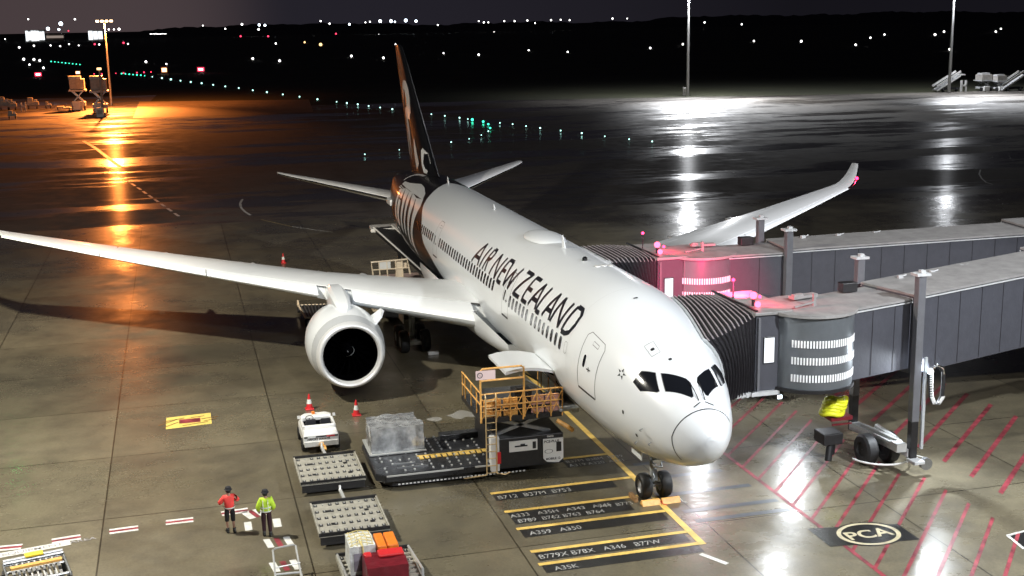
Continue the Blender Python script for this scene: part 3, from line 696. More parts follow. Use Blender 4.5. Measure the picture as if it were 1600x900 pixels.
# ---------------- engines
def engine(side):
    C=Vector((21.55,side*9.75,2.52)); 
    root=MB(); root.lathe([(1.05,1.865),(1.7,1.95),(2.4,1.99),(3.2,1.97),(4.1,1.86),(4.9,1.68),(5.5,1.50),(5.5,1.40),(4.8,1.5)],C,'X',56)
    e_=root.build('engine',M_WHITE,air,smooth='auto')
    b=MB(); b.lathe([(.0,1.43),(-.06,1.49),(-.07,1.55),(-.02,1.61),(.10,1.67),(.28,1.72)],C,'X',56); b.lathe([(.0,1.43),(.12,1.39),(.3,1.37)],C,'X',56); b.build('intake_lip',mat('brushed_lip',(.72,.73,.74),.38,metal=.35) if 'brushed_lip' not in bpy.data.materials else bpy.data.materials['brushed_lip'],e_,smooth=True)
    b=MB(); b.lathe([(.285,1.722),(.6,1.79),(1.04,1.863)],C,'X',56); b.build('intake_ring',M_GREYP,e_,smooth=True)
    b=MB(); b.lathe([(.3,1.37),(.8,1.40),(1.7,1.42),(1.75,.05)],C,'X',48); b.build('intake_duct',M_VDARK,e_,smooth=True)
    b=MB()
    for k in range(20):
        a=2*PI*k/20; rr=[]
        for i in range(6):
            r=.35+1.03*i/5; tw=.35*i/5; rr.append((r,a+tw*.5,tw))
        r0=[C+Vector((1.35,r*math.cos(t-.09),r*math.sin(t-.09))) for r,t,_ in rr]; r1=[C+Vector((1.62,r*math.cos(t+.09),r*math.sin(t+.09))) for r,t,_ in rr]
        b.grid([r0,r1])
    b.build('fan',M_FAN,e_)
    b=MB(); b.lathe([(.85,.01),(.95,.12),(1.2,.27),(1.5,.38),(1.65,.42)],C,'X',24); sp_=b.build('spinner',M_VDARK,e_,smooth=True)
    b=MB(); pts=[C+Vector((.88+.7*f,-.02,0))+Vector((-.02,(.06+.36*f)*math.cos(5*f),(.06+.36*f)*math.sin(5*f))) for f in [i/14 for i in range(15)]]; b.tube(pts,.018,4); b.build('spinner_swirl',M_GREYP,e_)
    b=MB(); b.lathe([(4.6,1.0),(5.6,.98),(6.6,.72),(6.9,.62)],C,'X',32); b.build('core_cowl',M_STEEL,e_,smooth=True)
    b=MB(); b.lathe([(6.5,.42),(7.2,.25),(7.8,.03)],C,'X',20); b.build('exhaust_plug',M_STEEL,e_,smooth=True)
    # pylon
    b=MB(); rows=[]
    for (x,hw,zt,zb) in ((22.9,.05,4.40,4.2),(23.4,.30,4.62,4.2),(24.2,.42,4.78,4.2),(25.4,.45,4.92,4.1),(26.6,.44,4.98,3.9),(27.6,.40,4.95,3.8),(30,.3,4.6,3.9)):
        rows.append([Vector((x,C.y-hw,zb)),Vector((x,C.y-hw,zt-.12)),Vector((x,C.y-hw*.6,zt)),Vector((x,C.y+hw*.6,zt)),Vector((x,C.y+hw,zt-.12)),Vector((x,C.y+hw,zb))])
    b.grid(rows,False); b.build('pylon',M_WHITE,e_,smooth='auto')
    # strake on the inboard shoulder
    b=MB(); s_=-side; base=C+Vector((1.3,s_*1.42,1.18)); tip=Vector((0,s_*.72,.62)); nn=Vector((0,.04,-.04*s_))
    poly=[base,base+Vector((.25,0,0))+tip*.55,base+Vector((.9,0,0))+tip*.85,base+Vector((1.35,0,0))+tip*.8,base+Vector((1.7,s_*.1,.05))]
    b.add([p+nn for p in poly]+[p-nn for p in poly],[(0,1,2,3,4),(9,8,7,6,5)]+[(i,(i+1)%5,5+(i+1)%5,5+i) for i in range(5)]); b.build('nacelle_strake',M_WHITE,e_)
    b=MB(); b.add([C+Vector((2.05+.002,.08*math.cos(a)*1.2,1.99+.0))+Vector((.06*math.sin(a),0,0)) for a in [2*PI*k/10 for k in range(10)]],[tuple(range(10))]); b.build('nacelle_vent',M_DARK,e_)
engine(1); engine(-1)
# ---------------- tail surfaces
def aero(pts,name,mt,thick,parent,span='y'):
    # pts: list of (s, xle, xte, other)
    b=MB(); rows=[]; us=[0,.02,.08,.2,.4,.6,.8,1.0]; tk=[0,.018,.035,.048,.05,.04,.02,.002]
    for (s_,le,te,o_) in pts:
        c_=te-le; up=[]; dn=[]
        for u,t in zip(us,tk):
            h=t*c_*thick
            if span=='y': up.append(Vector((le+u*c_,s_,o_+h))); dn.append(Vector((le+u*c_,s_,o_-h)))
            else: up.append(Vector((le+u*c_,h,s_))); dn.append(Vector((le+u*c_,-h,s_)))
        rows.append(up+dn[::-1][:-1])
    b.grid(rows,True); b.add(rows[-1],[tuple(range(len(rows[-1])))]); return b.build(name,mt,parent,smooth='auto')
for s_ in (1,-1):
    P=[]
    for y in (.4,1.5,4,7,9,9.6,9.9):
        f=(y-1.4)/8.45; P.append((s_*y,51.4+8.0*f+(.5 if y>9.7 else .15 if y>9.5 else 0),58.4+2.9*f,5.75+1.57*f))
    h_=aero(P,'horizontal_stabiliser',M_WING,1.1,air)
    b=MB(); q=[P[i] for i in range(1,7)]
    b.tube([Vector((p[1]-.01,p[0],p[3])) for p in q],[.09,.08,.07,.05,.05,.03],8); b.build('leading_edge',M_CHROME,h_)
    b=MB(); b.box((51.6,s_*2.25,5.85),(1.6,.9,.5)); b.build('stabiliser_root_seal',M_WHITE,h_,bevel=.12)
def fle(z): return 47.0+(z-8.2)*1.355
def fte(z): return 56.3+(z-7.6)*.585
FP=[]
for z in (7.4,8.2,9.5,11,13,15,16.3,16.8,17.0):
    le=fle(z) if z>=8.2 else 45.6; FP.append((z,le+(.5 if z>16.9 else .15 if z>16.5 else 0),fte(z),0))
fin=aero(FP,'tail_fin',M_BLACKP,1.05,air,'z')
b=MB(); P=[(44.2,7.98),(46.2,8.25),(47.6,8.8),(48.8,9.5)]; 
b.add([(44.0,0,8.0)]+[(x,0,z) for x,z in P]+[(50,.22,8.0),(50,-.22,8.0)],[(0,1,5),(1,2,5),(2,3,5),(3,4,5),(0,6,1),(1,6,2),(2,6,3),(3,6,4)]); b.build('dorsal_fin',M_BLACKP,air)
def finpatch(b,px,side=1):
    P=[GY(u,v,.36) for u,v in px]
    # keep inside the fin outline
    out=[]
    for p in P:
        z=min(max(p.z,8.3),16.8); x=min(max(p.x,fle(z)+.35),fte(z)-.15); c_=fte(z)-fle(z); u=(x-fle(z))/c_
        h=pchip([0,.02,.08,.2,.4,.6,.8,1.0],[0,.018,.035,.048,.05,.04,.02,.002],u)*c_*1.05
        out.append(Vector((x,side*(h+.03),z)))
    n=len(out); b.add(out,[tuple(range(n))])
# curl on the fin: hook, stem and lower leaves as one emblem (x, z) coordinates on the fin side
def finstrip(b,pts,ws,off=.03):
    P=[Vector(p) for p in pts]; Q=[]; Wd=[]
    for i in range(len(P)-1):
        for k in range(6): Q.append(P[i].lerp(P[i+1],k/6)); Wd.append(ws[i]+(ws[i+1]-ws[i])*k/6)
    Q.append(P[-1]); Wd.append(ws[-1]); L=[];Rr=[]
    for i,p in enumerate(Q):
        d=(Q[min(i+1,len(Q)-1)]-Q[max(i-1,0)]).normalized(); nn=Vector((-d.y,d.x))*Wd[i]/2
        for lst,q in ((L,p+nn),(Rr,p-nn)):
            z=min(max(q.y,8.2),16.9); c_=fte(z)-fle(z); x=min(max(q.x,fle(z)+.1),fte(z)-.05); u=(x-fle(z))/c_
            h=pchip([0,.02,.08,.2,.4,.6,.8,1.0],[0,.018,.035,.048,.05,.04,.02,.002],u)*c_*1.05; lst.append(Vector((x,h+off,z)))
    b.grid([L,Rr])
b=MB()
finstrip(b,[(57.3,12.5),(57.4,13.4),(57.0,14.1),(56.3,14.0),(55.5,13.4),(55.0,12.7),(54.9,11.95)],[.35,.55,.6,.8,1.0,1.3,1.9],.03)
finstrip(b,[(56.6,12.0),(54.2,12.0)],[.75,.8],.034)
finstrip(b,[(56.4,11.15),(55.4,11.1),(54.8,10.4),(54.5,9.4),(54.6,8.6)],[.8,1.2,1.1,.8,.3],.032)
finstrip(b,[(56.3,10.6),(56.4,9.5),(56.0,8.7)],[.4,.6,.25],.033)
finstrip(b,[(52.6,10.3),(52.0,9.4),(50.9,8.3)],[.2,.8,1.0],.03)
finstrip(b,[(50.0,9.75),(49.2,9.1),(47.8,8.35)],[.3,1.1,1.3],.03)
b.build('fin_emblem',M_FERN,air)
# ---------------- landing gear
def wheel(C,r,w,parent,name='wheel'):
    b=MB(); pr=[(-w/2,r*.52),(-w/2,r*.86),(-w*.38,r*.96),(-w*.2,r),(w*.2,r),(w*.38,r*.96),(w/2,r*.86),(w/2,r*.52)]
    b.lathe(pr,C,'Y',28); t=b.build(name,M_TYRE,parent,smooth='auto'); return t
def hub(C,r,w,parent):
    b=MB()
    for s_ in (1,-1):
        b.lathe([(s_*w*.44,r*.53),(s_*w*.30,r*.46),(s_*w*.26,r*.2),(s_*w*.40,r*.16),(s_*w*.40,.005)],C,'Y',20)
    b.build('wheel_hub',M_HUB,parent,smooth='auto')
b=MB(); b.tube([(5.6,0,.6),(5.75,0,2.4)],[.12,.16],12); ng=b.build('nose_landing_gear',M_STRUT,air,smooth='auto')
for y in (.42,-.42):
    wheel(Vector((5.54,y,.52)),.52,.42,ng); hub(Vector((5.54,y,.52)),.52,.42,ng)
b=MB(); b.tube([(5.54,-.5,.52),(5.54,.5,.52)],.09,10); b.tube([(5.7,0,1.5),(6.6,0,2.3)],.07,8); b.tube([(5.35,.0,1.25),(5.25,0,.8),(5.5,0,.6)],.05,6); b.tube([(5.45,.2,1.7),(5.1,.15,1.45),(5.2,-.2,1.35),(5.5,-.2,1.7)],.05,6)
b.tube([(5.35,.15,1.2),(5.2,.12,.9),(5.35,.1,.65)],.025,5); b.build('axle_and_links',M_STEEL,ng,smooth='auto')
for y in (.55,-.55):
    b=MB(); b.box((6.0,y,1.95),(1.1,.05,.7)); b.build('gear_door',M_WHITE,ng,bevel=.02)
b=MB(); b.box((5.35,0,1.55),(.12,.42,.16)); b.build('taxi_light',M_CHROME,ng)
for side in (1,-1):
    C=Vector((31.36,side*4.9,0)); b=MB(); b.tube([(C.x,C.y,.66),(C.x-.1,C.y-.05*side,3.9)],[.16,.26],14); mg=b.build('main_landing_gear',M_STRUT,air,smooth='auto')
    for dx in (-.74,.74):
        for dy in (-.62,.62):
            q=C+Vector((dx,dy,.66)); wheel(q,.66,.5,mg); hub(q,.66,.5,mg)
    b=MB(); b.tube([C+Vector((-.85,0,.66)),C+Vector((.85,0,.66))],.13,10)
    for dx in (-.74,.74): b.tube([C+Vector((dx,-.7,.66)),C+Vector((dx,.7,.66))],.08,8)
    b.tube([C+Vector((0,0,2.2)),C+Vector((.2,-side*1.9,3.5))],.11,8); b.tube([C+Vector((0,0,2.0)),C+Vector((1.6,-side*.5,3.6))],.09,8)
    b.tube([C+Vector((-.25,.12,2.4)),C+Vector((-.5,.1,1.7)),C+Vector((-.25,.1,1.1))],.05,6); b.build('bogie_beam',M_STEEL,mg,smooth='auto')
    b=MB(); b.box(C+Vector((-.1,side*.62,2.7)),(1.5,.05,1.9)); b.build('gear_door',M_WHITE,mg,bevel=.02)
    b=MB(); b.box(C+Vector((-.86,0,.55)),(.06,.7,.2)); b.build('data_plate',M_WPAINT,mg)
# ---------------- forward cargo hold opening and raised door
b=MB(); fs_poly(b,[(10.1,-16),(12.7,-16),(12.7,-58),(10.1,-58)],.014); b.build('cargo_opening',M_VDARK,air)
b=MB(); rows=[]
for i in range(7):
    f=i/6; y=2.72+2.15*f; z=4.28+.42*math.sin(f*PI*.5)-.30*f*f; rows.append([Vector((x,y,z)) for x in (9.95,10.6,11.4,12.2,12.85)])
top_=[r for r in rows]; b.grid(rows); rows2=[[p+Vector((0,0,-.13)) for p in r] for r in rows]; b.grid(rows2)
for a,c_ in ((0,1),): 
    b.grid([[r[0] for r in rows],[r[0] for r in rows2]]); b.grid([[r[-1] for r in rows],[r[-1] for r in rows2]]); b.grid([rows[-1],rows2[-1]])
cd=b.build('cargo_door',M_WHITE,air,smooth='auto')
for x in (10.3,12.5):
    b=MB(); b.tube([(x,2.7,3.1),(x,4.2,4.1)],.04,6); b.build('door_strut',M_STEEL,cd)
b=MB(); fs_strip(b,[(10.05,T(-19)),(10.05,T(-55))],.25,.03); b.build('cargo_sill_trim',M_STRUT,air)

# ================================================================== PASSENGER BRIDGES
def bridge(ox,oy,x0,adeg,label,near_post,far_post,tun1,tunlen,slats):
    """x0: near face of the cab; (ox,oy): drum centre; adeg: direction of the tunnel"""
    ZB,ZT=4.2,7.4
    a=R(adeg); d=Vector((math.sin(a),-math.cos(a),0)); n=Vector((math.cos(a),math.sin(a),0))   # d outboard, n away from camera
    t=thing('passenger_bridge',(ox,oy,0),label,'jet bridge')
    O=Vector((ox,oy,0)); yc=oy+2.75
    # drum
    b=MB(); b.lathe([(ZB+.12,0.01),(ZB+.12,1.74),(ZB+.12,1.78),(ZT-.15,1.78)],O,'Z',64); dr=b.build('drum',M_DRUM,t,smooth='auto')
    b=MB(); b.lathe([(ZB,.01),(ZB,1.86),(ZB+.13,1.86),(ZB+.13,1.70)],O,'Z',56); b.build('drum_floor_ring',M_DARK,dr,smooth='auto')
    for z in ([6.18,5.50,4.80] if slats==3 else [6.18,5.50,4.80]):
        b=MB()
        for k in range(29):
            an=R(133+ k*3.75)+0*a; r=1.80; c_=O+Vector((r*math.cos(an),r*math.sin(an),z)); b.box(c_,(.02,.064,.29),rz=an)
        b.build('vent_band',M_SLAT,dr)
    # cab
    b=MB(); b.prism([(x0,yc-.12),(x0,oy+1.0),(x0+.5,oy+.3),(x0+3.2,oy+.3),(x0+3.7,oy+1.0),(x0+3.7,yc-.12)],ZB,ZT-.12); cab=b.build('cab',M_BRIDGE,t,bevel=.03)
    b=MB(); b.prism([(x0-.1,yc-.05),(x0-.1,oy+1.5),(x0-.1,oy+1.1),(x0+.3,oy+1.0),(x0+3.8,oy+1.0),(x0+3.8,yc-.05)],ZT-.12,ZT+.0); b.build('cab_roof',M_ROOF,t,bevel=.02)
    b=MB(); b.box((x0-.015,oy+2.05,5.85),(.04,.50,1.10)); f=b.build('cab_window',M_DARK,cab,bevel=.02)
    b=MB(); b.box((x0-.04,oy+2.05,5.85),(.02,.42,1.0)); b.build('lit_pane',E_WIN,f)
    for yy in (yc-.25,oy+1.25):
        b=MB(); b.box((x0-.03,yy,(ZB+ZT)/2-.1),(.10,.10,ZT-ZB-.25)); b.build('cab_corner_post',M_BRIDGE2,cab)
    b=MB(); b.box((x0+1.8,yc-.55,ZB-.08),(3.9,1.2,.16)); b.box((x0+.1,yc+.35,ZB-.06),(.35,.9,.12)); b.tube([(x0+.0,yc-.1,ZB-.12),(x0-.05,yc+.7,ZB-.15)],.06,6)
    for k in range(4): b.box((x0-.05,yc+.65-.22*k,ZB-.12),(.12,.1,.14))
    b.build('cab_underframe',M_LTGREY,t)
    b=MB(); b.box((x0+.05,oy+1.55,ZB-.30),(.22,.22,.18)); l_=b.build('underside_floodlight',M_DARK,t); b=MB(); b.box((x0-.07,oy+1.55,ZB-.30),(.02,.18,.14)); b.build('lamp_face',E_BLUE,l_)
    # bellows canopy
    b=MB(); rows=[]; N=12; hoops=[]; xe0=x0-.5; xe1=x0+3.55
    def hoop0():
        P=[Vector((x0+.02,yc-.14,ZB+.05+(ZT-.2-ZB)*j/7)) for j in range(8)]; P.append(Vector((x0+.2,yc-.14,ZT-.05)))
        P+=[Vector((x0+.2+3.35*j/5,yc-.14,ZT-.05+.1*math.sin(PI*j/5))) for j in range(1,6)]
        return P+[Vector((x0+3.75,yc-.14,ZB+.05+(ZT-.2-ZB)*(1-j/5))) for j in range(6)]
    def hoop1():
        P=[FS(xe0+.35*(1-j/7),180-(-18+66*j/7),.10) for j in range(8)]; P.append(FS(xe0+.15,180-51,.10))
        P+=[FS(xe0+.15+(xe1-xe0-.3)*j/5,180-52,.10) for j in range(1,6)]
        return P+[FS(xe1,180-(48-66*j/5),.10) for j in range(6)]
    H0,H1=hoop0(),hoop1()
    for k in range(2*N+1):
        f=k/(2*N); o_=0 if k%2 else .09; P=[]
        for j,(p,q) in enumerate(zip(H0,H1)):
            w=p.lerp(q,f); bulge=.10*math.sin(PI*f)
            if j<8: w+=Vector((o_-bulge,0,0))
            elif j<14: w+=Vector((0,0,bulge*.8-o_))
            else: w+=Vector((-o_+bulge,0,0))
            P.append(w)
        rows.append(P)
        if k%2: hoops.append(P)
    b.grid(rows); be=b.build('bellows_canopy',M_BELLOW,t,smooth=False)
    for P in hoops:
        b=MB(); b.tube(P[7:14],.026,5); b.build('canopy_hoop',M_HOOP,be)
    b=MB(); b.tube([p+Vector((0,.03,0)) for p in rows[-1]],.09,8); b.build('canopy_bumper',M_STRUT,be)
    b=MB(); b.bar((x0+.0,yc-.15,ZT+.06),(x0+3.8,yc+.05,ZT+.1),.10,.06); b.build('canopy_header',M_DARK,t)
    # roof over the drum
    n_=40; b=MB(); pl=[(ox+1.92*math.cos(2*PI*k/n_),oy+1.92*math.sin(2*PI*k/n_)) for k in range(n_)]
    b.prism(pl,ZT-.16,ZT-.04); b.build('drum_roof',M_ROOF,t); 
    # tunnels
    def seg(s0,s1,hw,z0,z1,name,rise0,rise1,mt,rt):
        b=MB(); A=O+d*s0; B_=O+d*s1; vs=[]
        for P,rz in ((A,rise0),(B_,rise1)):
            for (s_,z) in ((-1,z0),(1,z0),(1,z1),(-1,z1)): vs.append(P+n*hw*s_+Vector((0,0,z+rz)))
        b.add(vs,[(0,1,2,3),(7,6,5,4),(0,4,5,1),(1,5,6,2),(2,6,7,3),(3,7,4,0)]); tt=b.build(name,mt,t,bevel=.02)
        b=MB(); vs=[]
        for P,rz in ((A,rise0),(B_,rise1)):
            for (s_,z) in ((-1,z1+.012),(1,z1+.012),(1,z1+.10),(-1,z1+.10)): vs.append(P+n*(hw+.07)*s_+Vector((0,0,z+rz)))
        b.add(vs,[(0,1,2,3),(7,6,5,4),(0,4,5,1),(1,5,6,2),(2,6,7,3),(3,7,4,0)]); b.build('tunnel_roof',rt,tt)
        for s_ in (-1,1):
            b=MB(); b.bar(A+n*(hw+.05)*s_+Vector((0,0,z1-.06+rise0)),B_+n*(hw+.05)*s_+Vector((0,0,z1-.06+rise1)),.06,.05)
            b.build('roof_gutter',M_LTGREY,tt)
        k_=int((s1-s0)/1.15)
        b=MB()
        for i in range(1,k_):
            P=A.lerp(B_,i/k_); rr=rise0+(rise1-rise0)*i/k_; b.box(P-n*(hw+.004)+Vector((0,0,(z0+z1)/2+rr)),(.012,.03,z1-z0-.12),rz=math.atan2(n.y,n.x))
        if k_>1: b.build('panel_seams',M_BRIDGE2 if 0 else M_BELLOW,tt)
        return tt
    seg(1.0,tun1,1.30,ZB+.15,ZT-.18,'inner_tunnel',0,.05,M_BRIDGE,M_ROOF)
    seg(tun1-.3,tun1+tunlen*.5,1.52,ZB-.05,ZT-.02,'middle_tunnel',.05,.35,M_BRIDGE,M_ROOF)
    seg(tun1+tunlen*.5-.2,tun1+tunlen,1.72,ZB-.12,ZT+.12,'outer_tunnel',.35,.65,M_BRIDGE,M_ROOF)
    # lift columns, cross head and bogie
    for (px,py) in (near_post,far_post):
        b=MB(); b.box((px,py,5.4),(.34,.34,6.1)); c_=b.build('lift_column',M_BRIDGE2,t,bevel=.03)
        b=MB(); b.box((px,py,8.5),(.5,.62,.10)); b.box((px,py-.05,8.6),(.2,.2,.12)); b.build('column_cap',M_LTGREY,c_)
        b=MB(); b.box((px,py,1.6),(.30,.30,1.7)); b.build('inner_leg',M_DARK,c_)
    nx,ny=near_post; fx,fy=far_post
    b=MB(); b.bar((nx,ny,.98),(fx,fy,.98),.42,.36); b.bar((nx-.6,ny-.02,.72),(nx,ny,.72),.5,.15); bg_=b.build('bogie_beam',M_LTGREY,t,bevel=.03)
    b=MB(); b.bar((nx+.4,ny+.4,1.2),(fx-.6,fy+.4,1.25),.10,.10); b.bar((nx+.6,ny+.15,1.28),(fx-.9,fy+.1,1.28),.16,.12); b.box((nx+.2,ny+.5,1.25),(.5,.45,.35)); b.tube([(nx+1.0,ny+.1,1.25),(nx+2.6,ny+.05,1.3)],.13,10)
    for k in range(9): b.box((nx+.7+.28*k,ny+.33,1.12),(.08,.12,.25))
    b.build('drive_gear',M_GALV,bg_)
    mx_,my_=(nx+fx)/2-.2,(ny+fy)/2+.3
    for dy in (-.52,.52):
        b=MB(); C=Vector((mx_,my_+dy,.66)); b.lathe([(-.27,.34),(-.27,.56),(-.18,.66),(.18,.66),(.27,.56),(.27,.34),(.2,.3),(.2,.02)],C,'Y',28); b.lathe([(-.2,.02),(-.2,.3),(-.27,.34)],C,'Y',28); w_=b.build('bogie_wheel',M_TYRE,t,smooth='auto')
        b=MB(); b.lathe([(-.19,.02),(-.19,.22),(-.12,.3),(.12,.3),(.19,.22),(.19,.02)],C,'Y',16); b.build('wheel_hub',M_STEEL,w_)
    b=MB(); pts=[]
    for k in range(17):
        an=PI*(.05+.95*k/16); pts.append((mx_-1.35*math.sin(an)-.1,my_+1.35*math.cos(an),.42))
    b.tube(pts,.045,6); b.tube([(mx_-.6,my_-1.35,.42),(mx_-1.1,my_-1.75,.35),(mx_-1.5,my_-1.3,.3)],.025,5); b.build('bumper_hoop',M_WPAINT,t)
    b=MB(); b.lathe([(-.10,.02),(-.10,.26),(.10,.26),(.10,.02)],(nx+.0-.2,ny-.55,.52),'X',20); b.build('cable_reel',M_STEEL,t,smooth='auto')
    # roof fittings and beacons
    b=MB(); b.lathe([(0,.07),(.28,.07)],(x0+1.15,yc-.55,ZT),'Z',10); b.build('beacon_post',M_DARK,t)
    b=MB(); b.ball(Vector((x0+1.15,yc-.55,ZT+.42)),.15,10); b.build('red_beacon',E_PINKW,t,smooth=True)
    b=MB(); b.tube([(x0+2.6,yc-.35,ZT),(x0+2.6,yc-.35,ZT+.7)],.03,6); b.build('marker_post',M_DARK,t); b=MB(); b.ball(Vector((x0+2.6,yc-.35,ZT+.78)),.07,8); b.build('red_marker_lamp',E_RED,t)
    b=MB(); b.ball(Vector((x0+.75,yc-.55,ZT+.14)),.13,8); b.build('roof_lamp',E_PINKW,t,smooth=True)
    b=MB(); b.ball(Vector((x0+1.9,yc-1.2,ZT+.16)),.07,8); b.build('red_marker_lamp',E_RED,t)
    lamp('beacon_lamp',(x0+1.15,yc-.55,ZT+.75),330,(1,.01,.07),.15,115,(x0+1.3,yc-1.8,ZT),.8)
    if x0<10: lamp('beacon_lamp',(x0+1.5,yc-.5,ZT+.8),15000,(1,.04,.16),.15,44,(17.0,-6.6,5.2),.9)
    b=MB(); c0=O+n*.9+Vector((0,0,ZT)); b.box(c0+d*.5+Vector((0,0,.10)),(.34,1.25,.12),rz=a); b.box(c0+d*.2+Vector((0,0,.14)),(.2,.5,.16),rz=a); b.build('roof_unit',M_ROOF,t); b=MB(); b.bar(O+Vector((-.5,.9,ZT+.05)),O+Vector((-.2,-.1,ZT+.12)),.07); b.box(O+Vector((-.15,-.15,ZT+.2)),(.12,.12,.5)); b.build('roof_arm',M_ROOF,t)
    b=MB(); P=O+d*(tun1-1.6)+n*1.0; b.box((P.x,P.y,ZT+.18),(.45,.7,.4)); b.build('roof_winch',M_DARK,t,bevel=.03)
    for q in (1.5,3.4,5.5):
        P=O+d*(tun1+q)+n*(1.1 if q!=5.5 else 1.3)+Vector((0,0,ZT+.35)); b=MB(); b.box(P-Vector((0,0,.12)),(.16,.22,.14)); b.tube([P-Vector((0,0,.1)),P+Vector((0,-.3,-.05))],.03,6); b.build('roof_lamp_box',M_LTGREY,t)
    return t,O,d,n
B1_=bridge(5.5,-6.55,4.82,13.5,'dark grey jet bridge nearest the camera, docked at the front door behind the cockpit',(4.55,-10.95),(8.5,-10.55),4.6,20,3)
B2_=bridge(17.95,-7.2,16.75,-6,'jet bridge lit pink by a beacon, behind the nearer bridge',(16.0,-11.1),(19.7,-11.4),4.4,26,2)
t1=B1_[0]
# cable festoon and lamp on the near lift column
b=MB(); pts=[(4.3,-11.45,4.5),(4.25,-11.45,4.0),(4.22,-11.48,3.45),(4.22,-11.62,3.15),(4.22,-11.82,3.12),(4.22,-12.0,3.4),(4.22,-12.03,4.0),(4.22,-12.0,4.45),(4.22,-11.8,4.68),(4.22,-11.6,4.72)]
b.tube(pts,.085,8); h_=b.build('cable_festoon',M_TYRE,t1,smooth=True)
b=MB()
for i in range(28):
    f=i/27*5; k=min(4,int(f)); p=Vector(pts[k]).lerp(Vector(pts[k+1]),f-k); b.box(p+Vector((-.085,0,0)),(.03,.15,.05))
b.build('festoon_clips',M_WPAINT,h_)
b=MB(); b.tube([(4.25,-11.4,4.60),(4.2,-11.7,4.74),(4.2,-11.95,4.62),(4.2,-12.02,4.35)],.07,8); b.build('festoon_arm',M_CHROME,t1)
b=MB(); b.ball(Vector((4.12,-11.32,4.55)),.12,8); b.build('column_floodlight',E_BLUE,t1)
b=MB(); b.box((4.45,-11.32,3.1),(.10,.12,3.9)); b.build('column_guide_rail',M_STRUT,t1)
lamp('column_flood',(5.0,-12.05,4.78),1700,(.86,.93,1),.06,150,(1.0,-8.5,0),.6)
lamp('cab_flood',(4.5,-4.9,3.75),420,(.9,.95,1),.45,150,(4.0,-3.0,0),.7)
lamp('cab_flood',(16.1,-6.6,3.85),520,(.9,.95,1),.3,150,(11,-4,0),.6)
lamp('column_flood',(15.7,-11.55,4.6),1000,(.9,.95,1),.25,150,(9,-8,0),.6)
b=MB(); b.ball(Vector((15.75,-11.5,4.6)),.12,8); b.build('column_floodlight',E_BLUE,B2_[0])
# preconditioned air hose basket under the drum
t=thing('air_hose_basket',(7.0,-8.8,1.3),'neon yellow folded air hose piled over a red basket beneath the nearer bridge','air hose')
b=MB()
for k in range(5):
    pts=[(7.05+.28*math.cos(x)*(1+.08*k)+random.uniform(-.04,.04),-8.85+.45*math.sin(x)+.05*k,2.72-.13*k+.05*math.sin(3*x)) for x in [2*PI*i/18 for i in range(19)]]
    b.tube(pts,.11,8)
b.build('folded_hose',M_NEON,t,smooth=True)
b=MB(); b.box((7.1,-8.95,1.98),(.8,1.0,.16)); b.bar((6.7,-8.5,1.75),(6.7,-9.4,1.75),.06); b.build('basket',M_PALLETC,t)
b=MB(); b.box((7.0,-8.5,1.15),(.9,.9,.5)); b.tube([(6.6,-8.3,.2),(6.8,-8.5,1.0)],.16,8); b.tube([(7.4,-8.9,.2),(7.2,-8.8,1.0)],.16,8); b.build('trolley',M_DARK,t,bevel=.04)

# ================================================================== CARGO LOADER
t=thing('cargo_loader',(9.4,6,0),'black cargo loader with yellow railings and ladder beside the nose of the airliner','cargo loader')
b=MB(); b.box((11.4,4.0,1.05),(4.0,2.9,1.35)); bd=b.build('engine_body',M_DARK,t,bevel=.05)
b=MB(); b.box((9.36,4.32,1.34),(.05,1.22,.46)); p_=b.build('side_panel',M_WPAINT,bd)
b=MB(); b.box((9.325,4.42,1.34),(.01,.55,.06)); b.box((9.325,4.35,1.38),(.01,.2,.10)); b.build('panel_emblem',M_DECAL,p_)
b=MB(); b.box((9.325,3.85,1.33),(.02,.14,.3)); b.build('panel_grille',M_DARK,p_)
b=MB(); oct_=[(3.46,.68),(3.30,.52),(2.80,.45),(2.58,.62),(2.58,1.52),(3.46,1.52)]
b.add([(9.33,y,z) for y,z in oct_]+[(9.40,y,z) for y,z in oct_],[(0,1,2,3,4,5),(11,10,9,8,7,6)]+[(i,(i+1)%6,6+(i+1)%6,6+i) for i in range(6)]); p_=b.build('rear_panel',M_WPAINT,bd)
def wall_text(txt,size,x,y,z,mt,parent,name='panel_lettering',wd=1.0,bold=.004):
    vs,fs=text_mesh(txt,size,wd,bold); b=MB(); b.add([(x,y-v[0],z+v[1]) for v in vs],fs); return b.build(name,mt,parent)
wall_text('PCE-PLUS',.15,9.322,3.42,1.36,M_DECAL,p_,wd=1.05); wall_text('MOBILE 12',.13,9.322,3.35,.60,M_DECAL,p_,wd=1.05); wall_text('TNCO',.10,9.32,3.3,1.60,M_WPAINT,bd)
b=MB(); b.box((9.322,2.78,1.15),(.01,.22,.42)); b.build('control_box',M_DARK,p_)
b=MB(); n=20
for k in range(n):
    a,a2=2*PI*k/n,2*PI*(k+1)/n; b.add([(9.322,3.22+r*math.cos(q),.98+r*.5*math.sin(q)) for r,q in ((.16,a),(.185,a),(.185,a2),(.16,a2))],[(0,1,2,3)])
b.build('oval_emblem',M_DECAL,p_)
b=MB(); b.box((9.45,5.55,1.1),(.35,.38,1.5)); b.build('control_cabinet',M_WPAINT,t,bevel=.03)
b=MB(); b.box((9.25,5.42,.95),(.05,.2,.5)); b.build('warning_plate',M_RED,t)
